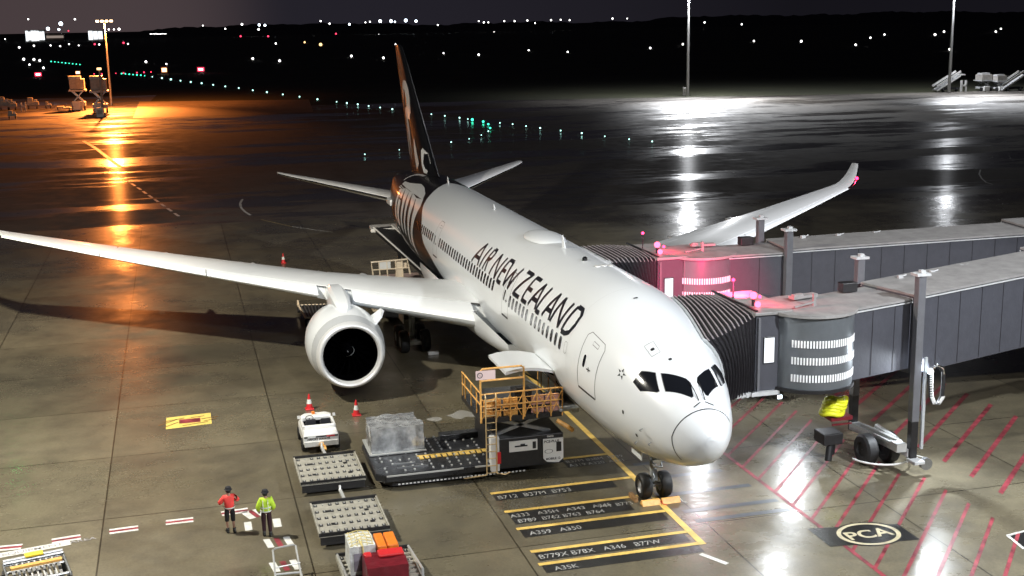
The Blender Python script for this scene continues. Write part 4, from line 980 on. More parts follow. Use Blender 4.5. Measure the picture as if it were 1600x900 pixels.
# front platform (raised)
b=MB(); b.box((11.2,4.35,2.55),(3.6,3.5,.22)); b.box((11.0,4.3,2.95),(3.0,2.6,.12)); pf=b.build('front_platform',M_LDECK,t)
def scissor(x):
    b=MB(); b.bar((x,5.6,1.7),(x,3.0,2.5),.14); b.bar((x,3.0,1.7),(x,5.6,2.5),.14); b.build('scissor_arm',M_STEEL,t)
scissor(9.9); scissor(12.6)
def rail(pts,name='guard_rail',r=.032,mt=None):
    b=MB(); b.tube(pts,r,7); return b.build(name,mt or M_YELLOW,t)
RY=[6.1,5.45,4.85,4.3,3.7,3.1,2.6]
for z in (3.72,3.2): rail([(9.35,6.1,z),(9.35,2.75,z),(9.6,2.5,z-.1)])
rail([(9.35,6.1,2.5),(9.35,6.1,4.72),(9.35,6.0,4.8),(9.35,4.35,4.8),(9.35,4.25,4.7),(9.35,4.25,2.6)],r=.042); rail([(9.35,6.1,4.3),(9.35,4.25,4.3)],r=.042)
rail([(9.35,4.3,4.75),(9.9,4.1,4.6),(9.9,4.1,3.7)]); 
for y in RY: rail([(9.35,y,2.5),(9.35,y,3.72)],r=.028)
for y0,y1 in zip(RY,RY[1:]): rail([(9.36,y0,2.6),(9.36,y1,3.6)],r=.018); rail([(9.42,y1,2.6),(9.42,y0,3.6)],r=.016)
for z in (2.95,3.45): rail([(9.38,6.08,z),(9.38,2.75,z)],r=.016)
for k in range(9): rail([(9.5,5.95-.36*k,2.6),(9.5,5.95-.36*k,3.4)],r=.016)
for x in (10.3,11.3,12.4,12.9): rail([(x,6.05,2.6),(x,6.05,3.7)],r=.028); rail([(x,2.62,2.6),(x,2.62,3.6)],r=.028)
for z in (3.7,3.2): rail([(9.35,6.05,z),(13,6.05,z)]); 
# pink and yellow conveyor frames inside
M_PK=mat('pink_frame_paint',(.52,.30,.27),.5,noise=.3,nscale=6)
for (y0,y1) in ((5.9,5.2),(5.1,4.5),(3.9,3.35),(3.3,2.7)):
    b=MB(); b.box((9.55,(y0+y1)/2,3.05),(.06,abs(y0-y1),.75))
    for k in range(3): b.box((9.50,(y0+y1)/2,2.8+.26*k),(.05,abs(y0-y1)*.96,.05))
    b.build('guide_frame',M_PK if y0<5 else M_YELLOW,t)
b=MB(); b.box((10.0,4.2,3.2),(.7,.75,.9)); b.box((9.7,4.3,3.75),(.3,.4,.1)); b.tube([(9.6,4.1,2.7),(9.55,4.1,3.5),(9.5,4.25,3.6)],.08,7); b.build('control_console',M_DARK,t,bevel=.04)
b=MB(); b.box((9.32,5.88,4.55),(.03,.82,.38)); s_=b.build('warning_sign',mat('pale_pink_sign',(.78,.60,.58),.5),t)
b=MB(); n=16
for k in range(n):
    a,a2=2*PI*k/n,2*PI*(k+1)/n; b.add([(9.30,6.12+r*math.cos(q),4.55+r*math.sin(q)) for r,q in ((.09,a),(.12,a),(.12,a2),(.09,a2))],[(0,1,2,3)])
b.bar((9.30,6.20,4.63),(9.30,6.04,4.47),.03,.004); b.build('prohibition_mark',M_DECAL,s_)
# ladder
b=MB()
for y in (5.93,5.5): b.tube([(9.22,y,.28),(9.22,y,3.6),(9.3,y,3.75)],.028,6)
for k in range(11): b.tube([(9.22,5.93,.35+.31*k),(9.22,5.5,.35+.31*k)],.02,5)
b.tube([(9.22,5.93,.28),(9.25,6.1,.25),(9.25,6.9,.22)],.025,5); b.tube([(9.22,5.5,.3),(9.0,5.2,.3),(9.0,5.0,.38)],.025,5); b.build('ladder',mat('brass_coloured_ladder',(.62,.46,.24),.4,metal=.3),t)
# bridge plate and pad towards the aircraft
b=MB(); b.box((10.6,2.35,2.72),(2.6,.75,.12)); b.box((10.6,2.0,2.66),(2.5,.3,.22)); b.build('bridge_plate',M_STRUT,t,bevel=.03)
b=MB(); b.tube([(9.2,2.9,2.35),(9.0,2.5,2.1),(9.05,2.25,1.9)],.10,8); b.build('fender',M_YELLOW,t)
M_CURT=mat('patterned_curtain',(.70,.66,.70),.5,noise=.3,nscale=8)
b=MB(); rows=[[Vector((9.9+.05*math.sin(k*2.1),2.75-.10*k,4.05-.11*k-.0)) for k in range(9)],[Vector((11.2+.05*math.sin(k*1.7),2.8-.08*k,3.9-.11*k)) for k in range(9)]]
b.grid(rows); b.build('hold_curtain',M_CURT,t)
# main deck
DX0,DX1,DY0,DY1=9.35,13.5,5.45,10.45
b=MB(); b.prism([(DX0+.1,DY0),(DX0,DY0+2.6),(DX0,DY1-.3),(DX0+.35,DY1+.05),(DX1,DY1+.05),(DX1,DY0)],.36,.68); dk=b.build('main_deck',M_LDECK,t,bevel=.04)
b=MB(); b.prism([(DX0+.25,DY0+1.0),(DX0+.25,DY1-.6),(DX0+.6,DY1-.3),(DX1-.3,DY1-.3),(DX1-.3,DY0+1.0)],.10,.36); b.build('chassis',M_DARK,t)
for (y0,y1) in ((10.1,6.9),(6.4,5.5)):
    b=MB(); b.bar((DX0-.02,y0,.64),(DX0-.02,y1,.64),.05,.06); b.build('deck_edge_trim',M_GALV,dk)
b=MB()
for k in range(34): b.box((DX0-.03,9.6-.16*k,.26),(.03,.09,.05))
b.build('chassis_reflectors',M_WPAINT,t)
b=MB(); random.seed(3)
for i in range(10):
    for j in range(12):
        if random.random()<.75: b.box((DX0+.35+.42*i,DY0+.3+.39*j,.70),(.13,.07,.05))
b.build('deck_rollers',M_GALV,dk)
b=MB(); b.bar((10.05,DY1-.9,.70),(10.0,DY1-2.2,.70),.05,.05); b.box((10.5,9.2,.70),(.12,1.0,.04)); b.build('deck_guides',M_STEEL,dk)
b=MB(); 
for k in range(13):
    y=8.35-.25*k; b.box((10.95+.12*(k%2)*.4,y,.705),(.34,.17,.03)); 
b.bar((11.2,8.5,.705),(11.2,5.4,.705),.06,.03); b.build('yellow_deck_plates',M_YLINE,dk)
b=MB(); b.box((13.0,6.2,.85),(.5,1.9,.25)); b.build('deck_rear_stop',M_LDECK,dk,bevel=.03)
# wrapped pallet on the deck
def crumple(name,c,d,mt,parent,amp=.12,seed=1,nx=14,ny=16,nz=9):
    rnd=random.Random(seed); ph=[rnd.uniform(0,6) for _ in range(9)]
    def dis(p):
        x,y,z=p; s_=math.sin(2.1*x+ph[0]+1.3*y)*math.sin(1.7*y+ph[1])+.6*math.sin(4.3*y+ph[2]+2*z)*math.sin(3.7*x+ph[3])+.45*math.sin(9*y+5*z+ph[4])*math.sin(8*x+ph[5])
        return amp*s_
    b=MB(); hx,hy,hz=d[0]/2,d[1]/2,d[2]/2
    def face(o,u,v,nu,nv,nrm):
        rows=[]
        for i in range(nu+1):
            r=[]
            for j in range(nv+1):
                p=Vector(o)+Vector(u)*(i/nu)+Vector(v)*(j/nv); k=1 if (p.z>-hz+.01) else .1
                q=p.copy(); r_=.12
                q+= p.normalized()*dis(p)*k; q+=Vector((rnd.uniform(-1,1),rnd.uniform(-1,1),rnd.uniform(-1,1)))*amp*.0
                r.append(Vector(c)+q)
            rows.append(r)
        b.grid(rows)
    face((-hx,-hy,hz),(2*hx,0,0),(0,2*hy,0),nx,ny,0); face((-hx,-hy,-hz),(0,2*hy,0),(0,0,2*hz),ny,nz,0); face((hx,-hy,-hz),(0,2*hy,0),(0,0,2*hz),ny,nz,0)
    face((-hx,-hy,-hz),(2*hx,0,0),(0,0,2*hz),nx,nz,0); face((-hx,hy,-hz),(2*hx,0,0),(0,0,2*hz),nx,nz,0)
    return b.build(name,mt,parent,smooth='auto')
t=thing('wrapped_pallet',(13.0,8.85,.7),'tall cargo pallet wrapped in crumpled clear plastic standing on the loader deck','cargo pallet')
crumple('plastic_wrap',(12.85,9.2,1.30),(1.95,2.2,1.08),M_WRAP,t,.075,4)
b=MB(); b.box((12.8,9.2,.74),(2.2,2.45,.05)); b.build('base_board',M_GALV,t)

# ================================================================== BAGGAGE TRACTOR
def tractor(loc):
    x,y=loc; t=thing('baggage_tractor',(x,y,0),'low white open topped baggage tractor hitched ahead of the empty dollies','tractor')
    b=MB()
    def ring(z,i): return [(x-1.30+i,y-.78+i,z),(x-1.30+i,y+.78-i,z),(x+.9,y+.80-i,z),(x+1.30-i*1.6,y+.58-i,z),(x+1.30-i*1.6,y-.58+i,z),(x+.9,y-.80+i,z)]
    b.grid([ring(.30,.05),ring(.42,0),ring(.80,.0),ring(.90,.06)],True); b.add(ring(.90,.06),[(5,4,3,2,1,0)]); bd=b.build('body',M_WPAINT,t,bevel=.03)
    b=MB(); b.box((x-.02,y,.905),(1.1,1.22,.05)); b.build('cockpit_well',M_VDARK,t)
    b=MB(); b.prism([(x+.52,y-.70),(x+.52,y+.70),(x+.8,y+.72),(x+1.1,y+.5),(x+1.1,y-.5),(x+.8,y-.72)],.88,1.14); b.build('front_cowl',M_WPAINT,t,bevel=.07)
    b=MB(); b.box((x-.62,y,.98),(.16,1.36,.2)); b.build('rear_cowl',M_WPAINT,t,bevel=.05)
    for s_ in (-1,1):
        b=MB(); b.box((x-.02,y+s_*.69,.97),(1.15,.12,.18)); b.build('side_coaming',M_WPAINT,t,bevel=.04)
        b=MB(); b.box((x-.15,y+s_*.33,1.0),(.42,.46,.12)); b.box((x-.35,y+s_*.33,1.12),(.1,.44,.3)); b.build('seat',M_BLKCLOTH,t,bevel=.04)
        b=MB(); b.box((x-1.31,y+s_*.42,.74),(.03,.36,.05)); b.build('tail_light',M_RED if s_<0 else M_RETRO,bd)
        b=MB(); b.box((x+.45,y+s_*.80,1.16),(.05,.12,.14)); b.build('mirror',M_WPAINT,t)
    b=MB(); b.tube([(x+.42,y+.33,.95),(x+.30,y+.33,1.12)],.02,6); b.tube([(x+.29+.07*math.cos(k*PI/6),y+.33+.17*math.sin(k*PI/6),1.13+.10*math.cos(k*PI/6)) for k in range(13)],.018,6); b.build('steering_wheel',M_DARK,t)
    b=MB(); b.box((x-1.295,y,.74),(.03,1.5,.07)); b.build('rear_trim',M_DARK,bd)
    b=MB(); b.box((x-1.33,y,.43),(.10,1.5,.24)); b.build('rear_bumper',mat('white_ballast',(.6,.6,.57),.4,noise=.2),bd,bevel=.02)
    wall_text('AIRPORT SERVICES',.12,x-1.315,y+.62,.60,M_DECAL,bd,wd=1.0)
    b=MB(); b.box((x+.85,y+.1,1.19),(.14,.14,.12)); b.build('roof_beacon',M_ORANGE,t)
    for dx in (-.85,.80):
        for s_ in (-1,1):
            b=MB(); C=Vector((x+dx,y+s_*.74,.30)); b.lathe([(-.11,.16),(-.11,.26),(-.08,.30),(.08,.30),(.11,.26),(.11,.16)],C,'Y',20); w_=b.build('wheel',M_TYRE,t,smooth='auto')
            b=MB(); b.lathe([(-.10,.01),(-.08,.17),(.08,.17),(.10,.01)],C,'Y',12); b.build('rim',M_WPAINT,w_)
    b=MB(); b.box((x-1.50,y,.42),(.35,.16,.12)); b.box((x-1.85,y-.05,.40),(.6,.16,.06)); b.build('tow_hitch',M_YELLOW,t)
    return t
tractor((16.25,12.1))
# ================================================================== PALLET DOLLIES
def dolly(loc,wy,lx,rows_,label,rz=0,group='empty pallet dollies in the train'):
    x,y=loc; t=thing('pallet_dolly',(x,y,0),label,'dolly',group); z=.52
    b=MB(); b.box((x,y,z-.06),(lx,wy,.10)); dk=b.build('roller_deck',M_DECKW,t,bevel=.015)
    b=MB()
    for r in range(rows_):
        n_=9 if r else 7
        for k in range(9):
            if r==rows_-1 and k in (1,6): continue
            b.box((x-lx/2+.30+(lx-.6)*r/(rows_-1),y+wy/2-.18-(wy-.36)*k/8,z+.004),(.20,.13,.012))
    for (fx,fy) in ((.3,.25),(.62,-.28),(.70,.27),(.25,-.3)): b.box((x-lx/2+lx*fx,y+fy*wy,z+.006),(.17,.17,.012))
    b.build('roller_slots',M_DARK,dk)
    b=MB()
    for r in range(rows_):
        for k in range(9):
            b.box((x-lx/2+.30+(lx-.6)*r/(rows_-1),y+wy/2-.18-(wy-.36)*k/8,z+.012),(.10,.045,.03))
    b.build('rollers',M_GALV,dk)
    b=MB(); b.box((x-lx/2+.06,y,z-.24),(.14,wy-.1,.30)); b.box((x+lx/2-.06,y,z-.22),(.12,wy-.1,.26)); b.box((x,y,z-.2),(lx-.3,.3,.18)); b.build('chassis',M_DARK,t)
    b=MB(); b.box((x+lx/2-.05,y,z+.05),(.09,wy,.09)); b.build('end_stop',M_DARK,t); b=MB(); b.box((x-lx/2+.03,y,z+.0),(.06,wy,.13)); b.build('end_stop',M_DARK,t)
    for s_ in (-1,1):
        b=MB(); b.box((x,y+s_*(wy/2-.03),z+.02),(lx-.1,.06,.10)); b.build('side_rail',M_DECKW,t)
    for dx in (-lx*.33,lx*.33):
        for s_ in (-1,1):
            b=MB(); C=Vector((x+dx,y+s_*(wy/2-.35),.2)); b.lathe([(-.08,.02),(-.08,.2),(.08,.2),(.08,.02)],C,'Y',16); b.build('wheel',M_TYRE,t,smooth='auto')
    b=MB(); b.bar((x+lx/2,y-.1,.40),(x+lx/2+1.35,y-.05,.42),.12,.08); b.tube([(x+lx/2+1.3,y-.05,.4),(x+lx/2+1.42,y-.05,.6)],.05,6); b.build('tow_bar',M_GALV,t)
    return t
dolly((11.45,12.2),2.65,3.2,5,'empty roller deck pallet dolly directly behind the white tractor')
dolly((6.05,12.1),2.6,3.2,5,'empty roller deck pallet dolly second behind the tractor, nearer the loaded one')
tr=dolly((1.05,11.75),2.6,3.0,4,'pallet dolly at the bottom edge carrying white, orange and dark red cargo',group='pallet dolly under cargo')
b=MB()
for (x0,y0,x1,y1) in ((-.3,13.0,2.4,13.0),(-.3,10.5,2.4,10.5)):
    b=MB(); b.tube([(x0,y0,.5),(x0,y0,.95),(x1,y1,.62)],.045,6); b.build('side_hoop',M_GALV,tr)
b=MB()
for k in range(7): b.box((-.2+.35*k,12.75,.56),(.12,.5,.06)); b.box((-.2+.35*k,10.75,.56),(.12,.4,.06))
b.build('floor_slats',M_DECKW,tr)
t=thing('netted_bale',(1.25,12.35,.55),'square bale wrapped in white netting beside the orange crates','bale')
crumple('netted_wrap',(1.25,12.35,1.08),(1.25,.85,1.02),M_WNET,t,.03,9)
b=MB(); b.box((.60,12.30,1.05),(.03,.7,.62)); b.build('grey_side_panel',mat('mauve_sheet',(.25,.23,.27),.5),t)
b=MB(); b.tube([(1.0,12.4,1.66),(.58,12.35,1.62),(.55,12.3,.8)],.035,6)
for k in range(5): b.tube([(.7+.27*k,11.95,1.61),(.85+.25*k,12.35,1.66),(.7+.27*k,12.75,1.61)],.014,5); b.tube([(.65,12.0+.17*k,1.62),(1.25,11.97+.17*k,1.66),(1.85,12.0+.17*k,1.62)],.014,5)
b.build('net_straps',mat('yellow_strap',(.62,.52,.22),.5),t)
for i,(y,w_) in enumerate(((11.70,.30),(11.33,.36))):
    b=MB(); b.box((1.0,y,1.1),(1.15,w_,1.02)); o=b.build('orange_crate',M_ORANGE,None,bevel=.04)
    tag(o,['narrow orange crate next to the white netted bale','wider orange crate at the outer side of the loaded dolly'][i],'crate','orange crates on the loaded dolly')
t=thing('tarpaulin_load',(-.35,11.8,.55),'dark red tarpaulin covered load in front of the orange crates','cargo')
crumple('tarpaulin',(-.30,11.75,1.0),(1.25,1.35,.95),M_PALLETC,t,.04,21)
b=MB(); b.box((.05,11.5,1.52),(.5,.85,.10)); b.box((.15,12.25,1.45),(.3,.25,.16)); b.build('red_cover',M_RED,t,bevel=.04)
b=MB(); b.box((-.98,12.0,.85),(.03,.05,.2)); b.build('buckle',M_WPAINT,t); b=MB(); b.box((-.98,11.55,1.0),(.03,.05,.24)); b.build('buckle',M_WPAINT,t)

# white pipe frame trolley
t=thing('pipe_frame_trolley',(3.4,14.7,0),'white pipe frame trolley on the red and white crossing blocks','trolley')
A=G(426,860,.9); B_=G(462,853,.9); C_=G(430,900,.55); D_=G(470,896,.55); b=MB()
b.tube([C_,A+Vector((-.3,0,-.1)),A,A+Vector((.0,-.1,.06)),B_+Vector((0,.1,.06)),B_,B_+Vector((-.3,0,-.1)),D_],.035,7); b.tube([A+Vector((-1.0,-.02,-.2)),B_+Vector((-1.0,-.05,-.2))],.025,6)
b.tube([C_,C_+Vector((-2,.0,-.05))],.045,7); b.tube([D_,D_+Vector((-2,.0,-.05))],.045,7); b.tube([C_+Vector((.1,0,0)),D_+Vector((.1,0,0))],.04,7)
b.tube([C_,(C_.x,C_.y,.05)],.04,7); b.tube([D_,(D_.x,D_.y,.05)],.04,7); b.build('pipe_frame',M_GALV,t)
b=MB(); b.box(((C_.x+D_.x)/2-.7,(C_.y+D_.y)/2,.45),(1.2,abs(C_.y-D_.y)*.9,.06)); b.build('tray',M_STEEL,t)
for P in (C_,D_):
    b=MB(); b.lathe([(-.05,.01),(-.05,.10),(.05,.10),(.05,.01)],(P.x,P.y,.10),'Y',12); b.build('castor',M_TYRE,t)
# rack trolley with yellow bars, bottom left
t=thing('equipment_rack',(5.2,23.5,0),'low steel rack trolley with yellow cross bars at the lower left corner','trolley')
A=Vector(G(5,884,.6)); B_=Vector(G(98,865,.6)); d=(B_-A).normalized(); nn=Vector((d.y,-d.x,0));
if nn.x>0: nn=-nn
def RP(a,c_,z): p=A+d*a+nn*c_; return Vector((p.x,p.y,z))
L=(B_-A).length
b=MB()
for c_,z in ((0,.75),(0,.58),(.12,.7),(.5,.5),(1.5,.5)): b.tube([RP(0,c_,z),RP(L,c_,z)],.05,7)
b.tube([RP(0,0,.62),RP(0,1.7,.5)],.045,7); b.tube([RP(L,0,.62),RP(L,1.7,.5)],.045,7)
for k in range(10): b.bar(RP(.25+(L-.5)*k/9,.15,.60),RP(.25+(L-.5)*k/9,1.6,.42),.10,.04)
b.build('steel_frame',M_STEEL,t)
b=MB()
for k in range(7): b.bar(RP(.4+(L-.8)*k/6,.25,.66),RP(.4+(L-.8)*k/6,1.4,.5),.05,.05)
b.build('galvanised_bars',M_GALV,t)
b=MB(); b.bar(RP(.15,.85,.78),RP(L-.15,.85,.78),.20,.08); b.build('yellow_cross_bar',M_YELLOW,t)
b=MB(); q=RP(L*.52,-.02,.80); b.box(q,(.34,.60,.05),rz=math.atan2(d.y,d.x)+PI/2); b.build('yellow_plate',mat('bright_yellow_plate',(.86,.62,.06),.4),t)
for (a_,c_) in ((0,.1),(L,.1),(0,1.3),(L,1.3)):
    b=MB(); q=RP(a_,c_,.22); b.lathe([(-.07,.02),(-.07,.22),(.07,.22),(.07,.02)],q,'Y',16); b.build('wheel',M_TYRE,t)

# ================================================================== CONES, CHOCKS
def cone(x,y,label):
    t=thing('traffic_cone',(x,y,0),label,'traffic cone','traffic cones around the aircraft')
    b=MB(); b.box((x,y,.03),(.42,.42,.06)); b.build('base',M_RED,t,bevel=.02)
    b=MB(); b.lathe([(.05,.17),(.30,.125)],(x,y,0),'Z',18); b.lathe([(.52,.085),(.78,.035),(.80,.01)],(x,y,0),'Z',18); b.build('cone_body',M_RED,t,smooth='auto')
    b=MB(); b.lathe([(.30,.127),(.52,.086)],(x,y,0),'Z',18); b.build('reflective_sleeve',M_RETRO,t,smooth=True)
cone(21.5,11.95,'red and white traffic cone behind the tractor, left of the engine'); P=G(557,649); cone(P.x,P.y,'red and white traffic cone under the engine intake'); P=G(443,411); cone(P.x,P.y,'distant red traffic cone seen beyond the wing')
for i,(y,) in enumerate(((.42,),(-.42,))):
    t=thing('wheel_chock',(4.83,y,0),['yellow wheel chock in front of the starboard nose wheel','yellow wheel chock in front of the port nose wheel'][i],'chock','yellow chocks at the nose wheels')
    b=MB(); b.add([(4.66,y-.38,.0),(5.02,y-.38,.0),(4.88,y-.38,.2),(4.78,y-.38,.2),(4.66,y+.38,0),(5.02,y+.38,0),(4.88,y+.38,.2),(4.78,y+.38,.2)],[(3,2,1,0),(4,5,6,7),(0,1,5,4),(1,2,6,5),(2,3,7,6),(3,0,4,7)]); b.build('chock_body',M_YELLOW,t,bevel=.015)
    b=MB(); b.tube([(4.8,y-.36,.15),(4.62,y-.45,.05),(4.5,y-.6,.03)],.015,5); b.build('rope',M_RED if i==0 else M_WPAINT,t)
b=MB(); b.box((5.5,.88,.1),(.7,.16,.2)); tag(b.build('timber_block',mat('brown_timber',(.30,.17,.07),.7,noise=.3),None,bevel=.02),'brown timber block beside the starboard nose wheel','block')
t=thing('wheel_chock',(29.5,4.3,0),'small white topped chock lying at the main wheels','chock')
P=G(677,554); t.location=(P.x,P.y,0); t['_w']=[P.x,P.y,0]; b=MB(); b.box((P.x,P.y,.10),(.22,.62,.2)); b.build('chock_body',M_WPAINT,t,bevel=.03)

# ================================================================== PEOPLE
def skin(name,verts,edges,radii,mt,parent,sub=2):
    me=bpy.data.meshes.new(name); off=Vector(parent['_w']); me.from_pydata([tuple(Vector(v)-off) for v in verts],edges,[])
    o=bpy.data.objects.new(name,me); COL.objects.link(o); o.parent=parent
    md=o.modifiers.new('s','SKIN'); md.use_smooth_shade=True
    for i,r in enumerate(radii):
        sv=me.skin_vertices[0].data[i]; sv.radius=(r,r) if not isinstance(r,tuple) else r; sv.use_root=(i==0)
    ms=o.modifiers.new('d','SUBSURF'); ms.levels=sub; ms.render_levels=sub
    dg=bpy.context.evaluated_depsgraph_get(); dg.update(); m2=bpy.data.meshes.new_from_object(o.evaluated_get(dg)); 
    o.modifiers.clear(); o.data=m2; m2.materials.clear(); m2.materials.append(mt)
    for p in m2.polygons: p.use_smooth=True
    o['_w']=list(off); return o
def person(P,ang,label,jacket,trs,shorts,arms,hat,H=1.80):
    t=thing('person',(P.x,P.y,0),label,'person'); s=H/1.8; ca,sa=math.cos(ang),math.sin(ang)
    def L(f,l,z): return Vector((P.x+(ca*f-sa*l)*s,P.y+(sa*f+ca*l)*s,z*s))      # forward, left, up
    st=.10
    J={'pel':L(0,0,.98),'wa':L(.0,0,1.12),'ch':L(-.01,0,1.33),'nk':L(0,0,1.49),'hd0':L(.02,0,1.60),'hd':L(.03,0,1.69),'hdt':L(.02,0,1.77),
       'shl':L(0,.18,1.43),'shr':L(0,-.18,1.43),'hl':L(0,.10,.93),'hr':L(0,-.10,.93),'kl':L(.04,.11,.50),'kr':L(-.02,-.11,.50),'al':L(.0,.11,.09),'ar':L(-.08,-.12,.09),'tl':L(.17,.13,.04),'tr':L(.09,-.15,.04)}
    if arms=='up':
        J.update(el=L(.02,.36,1.20),er=L(.04,-.36,1.22),wl=L(.24,.22,1.30),wr=L(.24,-.16,1.36))
    else:
        J.update(el=L(-.03,.30,1.14),er=L(-.02,-.30,1.14),wl=L(.12,.27,.95),wr=L(.14,-.24,.97))
    names=list(J); ix={n:i for i,n in enumerate(names)}
    E_=[('pel','wa'),('wa','ch'),('ch','nk'),('nk','hd0'),('hd0','hd'),('hd','hdt'),('ch','shl'),('ch','shr'),('shl','el'),('el','wl'),('shr','er'),('er','wr'),('pel','hl'),('pel','hr'),('hl','kl'),('kl','al'),('hr','kr'),('kr','ar'),('al','tl'),('ar','tr')]
    rad=dict(pel=.125,wa=.115,ch=.13,nk=.055,hd0=.07,hd=.095,hdt=.07,shl=.06,shr=.06,el=.042,er=.042,wl=.03,wr=.03,hl=.085,hr=.085,kl=.055,kr=.055,al=.04,ar=.04,tl=.035,tr=.035)
    skin('body',[J[n] for n in names],[(ix[a],ix[b_]) for a,b_ in E_],[rad[n]*s for n in names],M_SKIN,t)
    # face: nose and ears
    b=MB(); b.ball(L(.125,0,1.66),.016*s,6); b.ball(L(.03,.095,1.66),.022*s,6); b.ball(L(.03,-.095,1.66),.022*s,6); b.build('face_features',M_SKIN,t)
    # hands with fingers
    for w_,e_ in (('wl','el'),('wr','er')):
        b=MB(); d_=(J[w_]-J[e_]).normalized(); sd=d_.cross(Vector((0,0,1))).normalized(); b.tube([J[w_]-d_*.01,J[w_]+d_*.05,J[w_]+d_*.09],[.028*s,.038*s,.034*s],8)
        for k,fl in enumerate((.065,.08,.075,.055)):
            q=J[w_]+d_*.085+sd*(-.027+.018*k); b.tube([q,q+d_*fl*.55,q+d_*fl*.85+Vector((0,0,-.02))],[.010,.009,.007],6)
        q=J[w_]+d_*.03+sd*.035; b.tube([q,q+sd*.03+d_*.03,q+sd*.03+d_*.055],[.012,.010,.008],6); b.build('hand',M_SKIN,t,smooth=True)
    # jacket
    nm=['bm','wa','ch','cl','shl','shr','el','er','wl2','wr2']; K=dict(J); K['bm']=L(0,0,.92); K['cl']=L(0,0,1.46); K['wl2']=J['wl'].lerp(J['el'],.08); K['wr2']=J['wr'].lerp(J['er'],.08)
    ii={n:i for i,n in enumerate(nm)}; r=dict(bm=.195,wa=.185,ch=.205,cl=.09,shl=.11,shr=.11,el=.09,er=.09,wl2=.065,wr2=.065)
    jk=skin('jacket',[K[n] for n in nm],[(ii[a],ii[b_]) for a,b_ in (('bm','wa'),('wa','ch'),('ch','cl'),('ch','shl'),('ch','shr'),('shl','el'),('shr','er'),('el','wl2'),('er','wr2'))],[r[n]*s for n in nm],jacket,t)
    b=MB()
    for z in ((1.04,) if shorts else (1.02,1.17)): b.lathe([(z*s-.022,.212*s),(z*s+.022,.212*s)],(P.x,P.y,0),'Z',24)
    for l in (() if shorts else (.09,-.09)): b.tube([L(-.20,l,1.02),L(-.208,l,1.25),L(-.14,l,1.46)],.014,5)
    b.build('reflective_bands',M_RETRO,jk)
    # trousers or shorts
    for S_,h_,k_,a_ in ((1,'hl','kl','al'),(-1,'hr','kr','ar')):
        end=J[k_].lerp(J[a_],.15 if shorts else .86)
        vv=[L(0,.03*S_,.95),J[h_],J[k_],end]; skin('shorts_leg' if shorts else 'trouser_leg',vv,[(0,1),(1,2),(2,3)],[.14*s,.115*s,.085*s,(.088 if shorts else .07)*s],trs,t,1)
        b=MB(); a=J[a_]; tt=J['t'+a_[1]]; b.tube([a+Vector((0,0,.12)),a,Vector((a.x,a.y,.05))],[.062*s,.06*s,.058*s],9); b.tube([Vector((a.x-ca*.06,a.y-sa*.06,.05)),Vector((tt.x,tt.y,.045)),Vector((tt.x+ca*.05,tt.y+sa*.05,.035))],[.05,.05,.03],8); b.build('boot',M_BOOT,t,smooth=True)
    # hair and hat
    b=MB(); b.lathe([(-.10,.075),(-.02,.108),(.05,.108),(.10,.075),(.125,.01)],L(.012,0,1.69),'Z',16); b.build('hair',M_HAIR,t,smooth=True)
    if hat:
        b=MB(); b.lathe([(.02,.15),(.035,.125),(.05,.118),(.12,.10),(.15,.01)],L(.012,0,1.70),'Z',16); b.build('hat',M_BLKCLOTH,t,smooth='auto')
    return t
person(G(361,832),R(8),'person in red hi-vis jacket and black shorts seen from behind, arms raised in front',M_HIRED,M_BLKCLOTH,True,'up',True)
person(G(418,837),R(-4),'person in yellow-green hi-vis jacket and dark maroon trousers seen from behind',M_HIVIS,M_MAROON,False,'down',True)

# ================================================================== EQUIPMENT BEYOND THE WING
t=thing('belt_loader',(38,9,0),'cargo loader with cream railings standing beyond the wing root near the rear hold','cargo loader')
P0=G(583,447,2.2); P1=G(640,440,2.2)
def q_(u,v,z): return G(u,v,z)
xr=38.0
def X(u,v,x=xr): return GX(u,v,x)
M_CREAM=mat('cream_rail_paint',(.72,.60,.44),.4,emis=None)
b=MB(); A=X(580,410); B_=X(636,405); b.tube([X(584,436),A,B_,X(641,428)],.06,7); b.tube([X(582,422),X(612,420),X(640,418)],.045,6)
for u in (592,604,618,628): b.tube([X(u,409+(u-592)*-.06),X(u+2,433)],.04,6)
b.build('guard_rail',M_CREAM,t)
b=MB(); P=X(601,415); b.box(P,(.05,.75,.5)); b.build('warning_sign',M_WPAINT,t)
b=MB(); P=X(625,425); b.box(P+Vector((.3,0,0)),(.6,.45,1.3)); P=X(633,421); b.box(P+Vector((.3,0,.2)),(.4,.3,.4)); b.build('control_console',M_CREAM,t,bevel=.05)
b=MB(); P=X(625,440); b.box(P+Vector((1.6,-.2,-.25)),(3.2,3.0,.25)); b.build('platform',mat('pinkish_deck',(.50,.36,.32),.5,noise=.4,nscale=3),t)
b=MB(); b.box(Vector((P.x+1.6,P.y-.2,1.1)),(3.0,2.4,1.6)); b.build('body',M_DARK,t,bevel=.05)
t=thing('conveyor_loader',(44,4.5,0),'long belt conveyor with a white head sloping down beneath the black tail','belt loader')
b=MB(); a=GX(598,358,50); c_=GX(700,448,40); b.bar(a,c_,1.3,.35); b.build('conveyor_belt',M_DARK,t)
b=MB(); n_=(c_-a).cross(Vector((0,0,1))).normalized()*.72
for s2 in (-1,1): b.tube([a+n_*s2+Vector((0,0,.2)),c_+n_*s2+Vector((0,0,.2))],.06,6)
b.build('side_rail',M_WPAINT,t)
b=MB(); P=GX(604,358,50); b.prism([(P.x-.3,P.y+1.2),(P.x+1.6,P.y+1.0),(P.x+1.6,P.y-1.2),(P.x+.1,P.y-1.6),(P.x-.5,P.y-.6)],P.z-.15,P.z+.12); b.build('white_head',M_WPAINT,t,bevel=.05)
